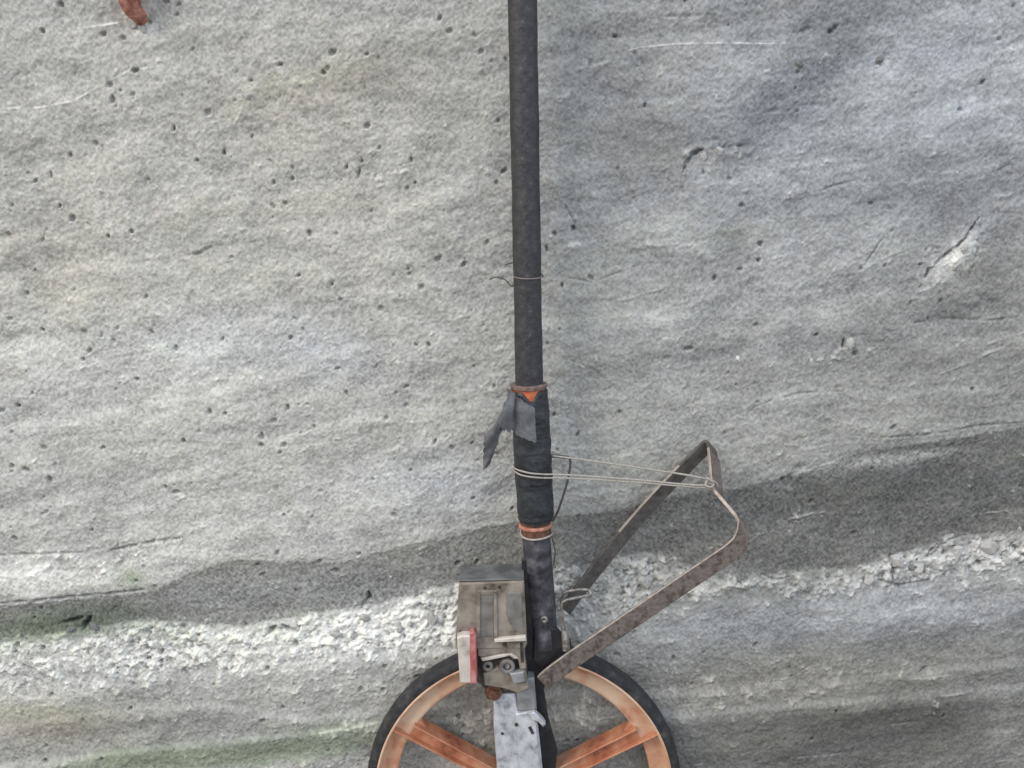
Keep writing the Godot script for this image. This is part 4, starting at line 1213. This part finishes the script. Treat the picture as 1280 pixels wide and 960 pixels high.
func counter(t: Node3D):
	# a sheet-sided counter: hollow lower front with its gears, a reflector on its left edge
	var tl := Vector3(-.0491, .3936, .074)
	var tr := Vector3(.0111, .3952, .074)
	var bl := Vector3(-.0506, .3303, .074)
	var body := put("counter_housing", prism(flat_at(PackedVector3Array([Vector3(-.0491, .3928, .074), Vector3(.0111, .3952, .074), Vector3(.0143, .3311, .074), Vector3(.0121, .3253, .074), Vector3(-.0537, .3253, .074), Vector3(-.0527, .3434, .074)])), .040, .074, .0016), M.housing, t)
	put("housing_lid", prism(PackedVector2Array([Vector2(tl.x - .0004, tl.y + .0002), Vector2(tl.x + .0002, tl.y + .0022), Vector2(tr.x - .0004, tr.y + .0022), Vector2(tr.x + .0002, tr.y + .0002)]), .0395, .0735, .0007), M.housing_top, body)
	# window strip with its frame, side panels
	put("window_strip", prism(flat_at(PackedVector3Array([Vector3(-.0298, .3814, .0752), Vector3(-.0171, .3822, .0752), Vector3(-.0173, .3391, .0752), Vector3(-.0308, .3391, .0752)])), .072, .0748, .0003), M.window, body)
	for f in [flat_at(PackedVector3Array([Vector3(-.0327, .3858, .0762), Vector3(-.029, .3858, .0762), Vector3(-.0301, .3389, .0762), Vector3(-.0338, .3389, .0762)])), flat_at(PackedVector3Array([Vector3(-.0171, .3858, .0762), Vector3(-.0141, .3858, .0762), Vector3(-.0135, .3389, .0762), Vector3(-.0173, .3389, .0762)])), flat_at(PackedVector3Array([Vector3(-.029, .3858, .0762), Vector3(-.0171, .3858, .0762), Vector3(-.0171, .3822, .0762), Vector3(-.029, .3818, .0762)]))]:
		put("window_frame", prism(f, .073, .0760, .0005), M.housing, body)
	put("side_panel", prism(flat_at(PackedVector3Array([Vector3(-.0045, .383, .0752), Vector3(.0089, .3838, .0752), Vector3(.0105, .3424, .0752), Vector3(.0045, .3449, .0752), Vector3(-.0022, .3522, .0752), Vector3(-.0052, .3644, .0752)])), .073, .0749, .0004), M.window, body)
	put("housing_ledge", prism(flat_at(PackedVector3Array([Vector3(-.0165, .3379, .079), Vector3(.0127, .3411, .079), Vector3(.0135, .3362, .079), Vector3(-.0165, .3346, .079)])), .072, .0785, .0008), M.white_plastic, body)  # the ledge's highlight line, put in as white colour
	for s in [[624, 732, .0016], [577, 791, .0022], [632, 805, .0020]]:
		pass
	for s in [Vector3(-.0119, .389, .0743), Vector3(-.0482, .3436, .0743), Vector3(-.0253, .3882, .0743)]:
		var sc := put("housing_screw", lathe_z([[.0, .0006], [.0012, .0006], [.0016, .0002], [.0022, -.001], [.0, -.001]], 14, -1), M.recess, body)
		sc.position = s
	# lower works
	var works := put("gear_plate", prism(flat_at(PackedVector3Array([Vector3(-.0367, .321, .066), Vector3(.0122, .321, .066), Vector3(.017, .2788, .066), Vector3(.0046, .2754, .066), Vector3(-.0232, .2771, .066), Vector3(-.0339, .2873, .066)])), .045, .066, .001), M.recess, body)
	put("front_plate", prism(flat_at(PackedVector3Array([Vector3(-.0325, .3259, .0735), Vector3(.0113, .3267, .0735), Vector3(.0137, .3051, .0735), Vector3(.0076, .3034, .0735), Vector3(.0061, .3134, .0735), Vector3(0, .3201, .0735), Vector3(-.0091, .3209, .0735), Vector3(-.0288, .3168, .0735), Vector3(-.0326, .3184, .0735)])), .064, .0735, .001), M.housing, body)
	put("cover_plate", prism(flat_at(PackedVector3Array([Vector3(-.0274, .2992, .0735), Vector3(-.0137, .3051, .0735), Vector3(0, .3009, .0735), Vector3(.0129, .3034, .0735), Vector3(.0161, .2833, .0735), Vector3(.0061, .2782, .0735), Vector3(-.0076, .2833, .0735), Vector3(-.026, .2866, .0735)])), .064, .0725, .0012), M.housing, body)
	var ring := put("gear_ring", lathe_z([[.0036, .0], [.0036, .0070], [.0046, .0080], [.0066, .0080], [.0076, .0068], [.0076, .0]], 28, -1), M.window, works)
	ring.position = Vector3(-.0046, .3067, .066)
	var axle := put("gear_axle", lathe_z([[.0, .0070], [.0022, .0070], [.0030, .0060], [.0030, 0.0], [.0, 0.0]], 16, -1), M.steel, works)
	axle.position = Vector3(-.0046, .3067, .066)
	ring = put("gear_ring", lathe_z([[.0020, .0], [.0020, .0066], [.0028, .0072], [.0042, .0072], [.0050, .0064], [.0050, .0]], 22, -1), M.window, works)
	ring.position = Vector3(-.023, .3067, .066)
	put("gear_bridge", prism(flat_at(PackedVector3Array([Vector3(-.0296, .3162, .074), Vector3(-.0106, .3204, .074), Vector3(0, .3212, .074), Vector3(.0061, .3162, .074), Vector3(.0023, .3154, .074), Vector3(-.0023, .3187, .074), Vector3(-.0098, .317, .074), Vector3(-.0281, .3129, .074)])), .064, .0745, .0007), M.white_plastic, works)
	put("slot", prism(flat_at(PackedVector3Array([Vector3(.0075, .3326, .0752), Vector3(.0106, .3326, .0752), Vector3(.0114, .3119, .0752), Vector3(.0083, .3119, .0752)])), .0730, .0742, .0001), M.recess, body)
	put("rivet", lathe_z([[.0, .0008], [.0020, .0008], [.0024, -.001], [.0, -.001]], 14, -1), M.recess, body).position = Vector3(-.0068, .3308, .0742)
	put("clamp_tab", prism(flat_at(PackedVector3Array([Vector3(-.0023, .3015, .0775), Vector3(.0114, .304, .0775), Vector3(.0129, .2932, .0775), Vector3(.0015, .2907, .0775)])), .070, .0770, .001), M.grey_block, works)
	# reflector: white with a red strip
	var refl := put("reflector", prism(flat_at(PackedVector3Array([Vector3(-.0514, .3422, .084), Vector3(-.0476, .3446, .084), Vector3(-.0342, .3446, .084), Vector3(-.0339, .2953, .084), Vector3(-.049, .2953, .084)])), .062, .0835, .0014), M.white_plastic, body)
	put("red_strip", prism(flat_at(PackedVector3Array([Vector3(-.0393, .3477, .086), Vector3(-.0356, .3485, .086), Vector3(-.0334, .344, .086), Vector3(-.0331, .2957, .086), Vector3(-.0391, .2957, .086)])), .060, .0848, .001), M.red_plastic, refl)
	# bolt under the counter
	var bolt := put("clamp_bolt", lathe_z([[.0, .0090], [.0034, .0090], [.0044, .0074], [.0044, .003], [.0086, .003], [.0090, .0], [.0, -.006]], 8, -1), M.rusty_tube, body)
	bolt.position = Vector3(-.0178, .2759, .064)


# ------------------------------------------------------------------ strings and wires
func wires():
	var t := Node3D.new()
	t.name = numbered("tie_string")
	add_child(t)
	tag(t, "pale double string tied from the black tape across to the bent stand bar", "string")
	# two strands: once round the winding, then across to the stand
	for k in 2:
		var p := PackedVector3Array([Vector3(.0076, .4971, .03), Vector3(.0026, .4966, .036), Vector3(.0015, .4977, .047), Vector3(.0037, .4985, .058), Vector3(.0088, .4985, .064), Vector3(.0161, .4974, .0665), Vector3(.0234, .4963, .0655), Vector3(.0308, .4952, .0635), Vector3(.0382, .4949, .0625), Vector3(.0558, .494, .062), Vector3(.0882, .4917, .062), Vector3(.1252, .4883, .061), Vector3(.155, .4848, .06), Vector3(.1804, .4829, .059)]) if k == 0 else PackedVector3Array([Vector3(.0076, .4931, .03), Vector3(.0026, .4934, .036), Vector3(.0015, .4945, .047), Vector3(.0037, .4954, .058), Vector3(.0088, .4946, .064), Vector3(.0161, .4939, .0665), Vector3(.0234, .4928, .0655), Vector3(.0308, .4918, .0635), Vector3(.0382, .4915, .0625), Vector3(.0559, .4909, .062), Vector3(.0883, .4888, .0615), Vector3(.1253, .4859, .061), Vector3(.1551, .4829, .06), Vector3(.1822, .4803, .058)])
		put("strand", tube(smooth_path(p, 3), .00085, 7), M.string, t)
	put("strand", tube(smooth_path(PackedVector3Array([Vector3(.0332, .5029, .036), Vector3(.0365, .5075, .046), Vector3(.0445, .5079, .05), Vector3(.0892, .5017, .05), Vector3(.1339, .4951, .051), Vector3(.1636, .4907, .052), Vector3(.1814, .4871, .053), Vector3(.1884, .4845, .052), Vector3(.1921, .4791, .05), Vector3(.1878, .4778, .053), Vector3(.1822, .4846, .057)]), 4), .00095, 7), M.string, t)
	put("knot", tube(smooth_path(PackedVector3Array([Vector3(.1792, .4897, .056), Vector3(.1833, .488, .058), Vector3(.1869, .4835, .056), Vector3(.1832, .4817, .06), Vector3(.1786, .4841, .06), Vector3(.1803, .488, .058)]), 4), .0010, 7), M.string, t)
	# dark stub with a loose hanging tail
	var d := Node3D.new()
	d.name = numbered("loose_wire")
	add_child(d)
	tag(d, "dark bent wire sticking out right of the tape, its tail hanging down", "wire")
	put("stub", tube(smooth_path(PackedVector3Array([Vector3(.0301, .5033, .04), Vector3(.0374, .5069, .044), Vector3(.0462, .507, .047), Vector3(.053, .5059, .046)]), 4), .0017, 8), M.dark_wire, d)
	put("tail", tube(smooth_path(PackedVector3Array([Vector3(.053, .5059, .046), Vector3(.0546, .4994, .045), Vector3(.052, .4807, .043), Vector3(.047, .4621, .042), Vector3(.0434, .4501, .04), Vector3(.0389, .4404, .04)]), 4), .0011, 8), M.dark_wire, d)
	# a ring of wire half-way up the sleeve, with stray ends
	var r := Node3D.new()
	r.name = numbered("sleeve_wire")
	add_child(r)
	tag(r, "thin wire ring round the black handle sleeve with stray ends", "wire")
	var c1 := Vector3(.0147, .6748, .0445)
	var loop := PackedVector3Array()
	for i in 25:
		var a := TAU * i / 24.0
		loop.append(c1 + Vector3(sin(a) * .0133, -.0012 * cos(a), cos(a) * .0133))
	put("wire_loop", tube(loop, .0007, 7), M.dull_wire, r)
	put("stray_end", tube(smooth_path(PackedVector3Array([Vector3(.0036, .6713, .045), Vector3(0, .665, .04), Vector3(-.0058, .6703, .036), Vector3(-.0131, .6728, .032), Vector3(-.0204, .6704, .03)]), 4), .0007, 6), M.dark_wire, r)
	put("stray_end", tube(smooth_path(PackedVector3Array([Vector3(.0029, .6874, .042), Vector3(-.0014, .6855, .036), Vector3(-.0058, .6835, .03)]), 4), .0008, 6), M.dark_wire, r)
	put("stray_end", tube(smooth_path(PackedVector3Array([Vector3(.0257, .6786, .046), Vector3(.0294, .6739, .042), Vector3(.0361, .6747, .036)]), 4), .0006, 6), M.string, r)
	# string under the lower orange ring
	var s := Node3D.new()
	s.name = numbered("tube_string")
	add_child(s)
	tag(s, "thin pale string tied round the tube just under the lower orange ring", "string")
	var c2 := Vector3(.0232, .4315, .046)
	loop = PackedVector3Array()
	for i in 25:
		var a := TAU * i / 24.0
		loop.append(c2 + Vector3(sin(a) * .0150, -.0010 * cos(a) + .0008 * sin(a * 2.0), cos(a) * .0150))
	put("string_loop", tube(loop, .0010, 7), M.string, s)
	put("string_end", tube(smooth_path(PackedVector3Array([Vector3(.0349, .4347, .046), Vector3(.0381, .4258, .044), Vector3(.0415, .4095, .04), Vector3(.0403, .3946, .036)]), 4), .0006, 6), M.dark_wire, s)


func rusty_rod():
	var t := Node3D.new()
	t.name = numbered("rusty_rod")
	add_child(t)
	tag(t, "short rusty red rod end bent into the wall at the upper left", "rod")
	var p := smooth_path(PackedVector3Array([Vector3(-.3358, .9561, .018), Vector3(-.3342, .9374, .016), Vector3(-.3338, .9209, .014), Vector3(-.334, .9122, .012), Vector3(-.3339, .9069, .008), Vector3(-.3317, .9023, .004), Vector3(-.3309, .8989, -.004)]), 6)
	var r := PackedFloat32Array()
	for i in p.size():
		r.append(.0092 - .0030 * smoothstep(.45, 1.0, float(i) / p.size()))
	put("rod", tube(p, r, 20, 4, .22), M.rust, t)
	var fl := put("rust_flake", lump(1.0, 5), M.rust, t)
	fl.position = Vector3(-.3289, .8993, .01)
	fl.scale = Vector3(.006, .004, .003)
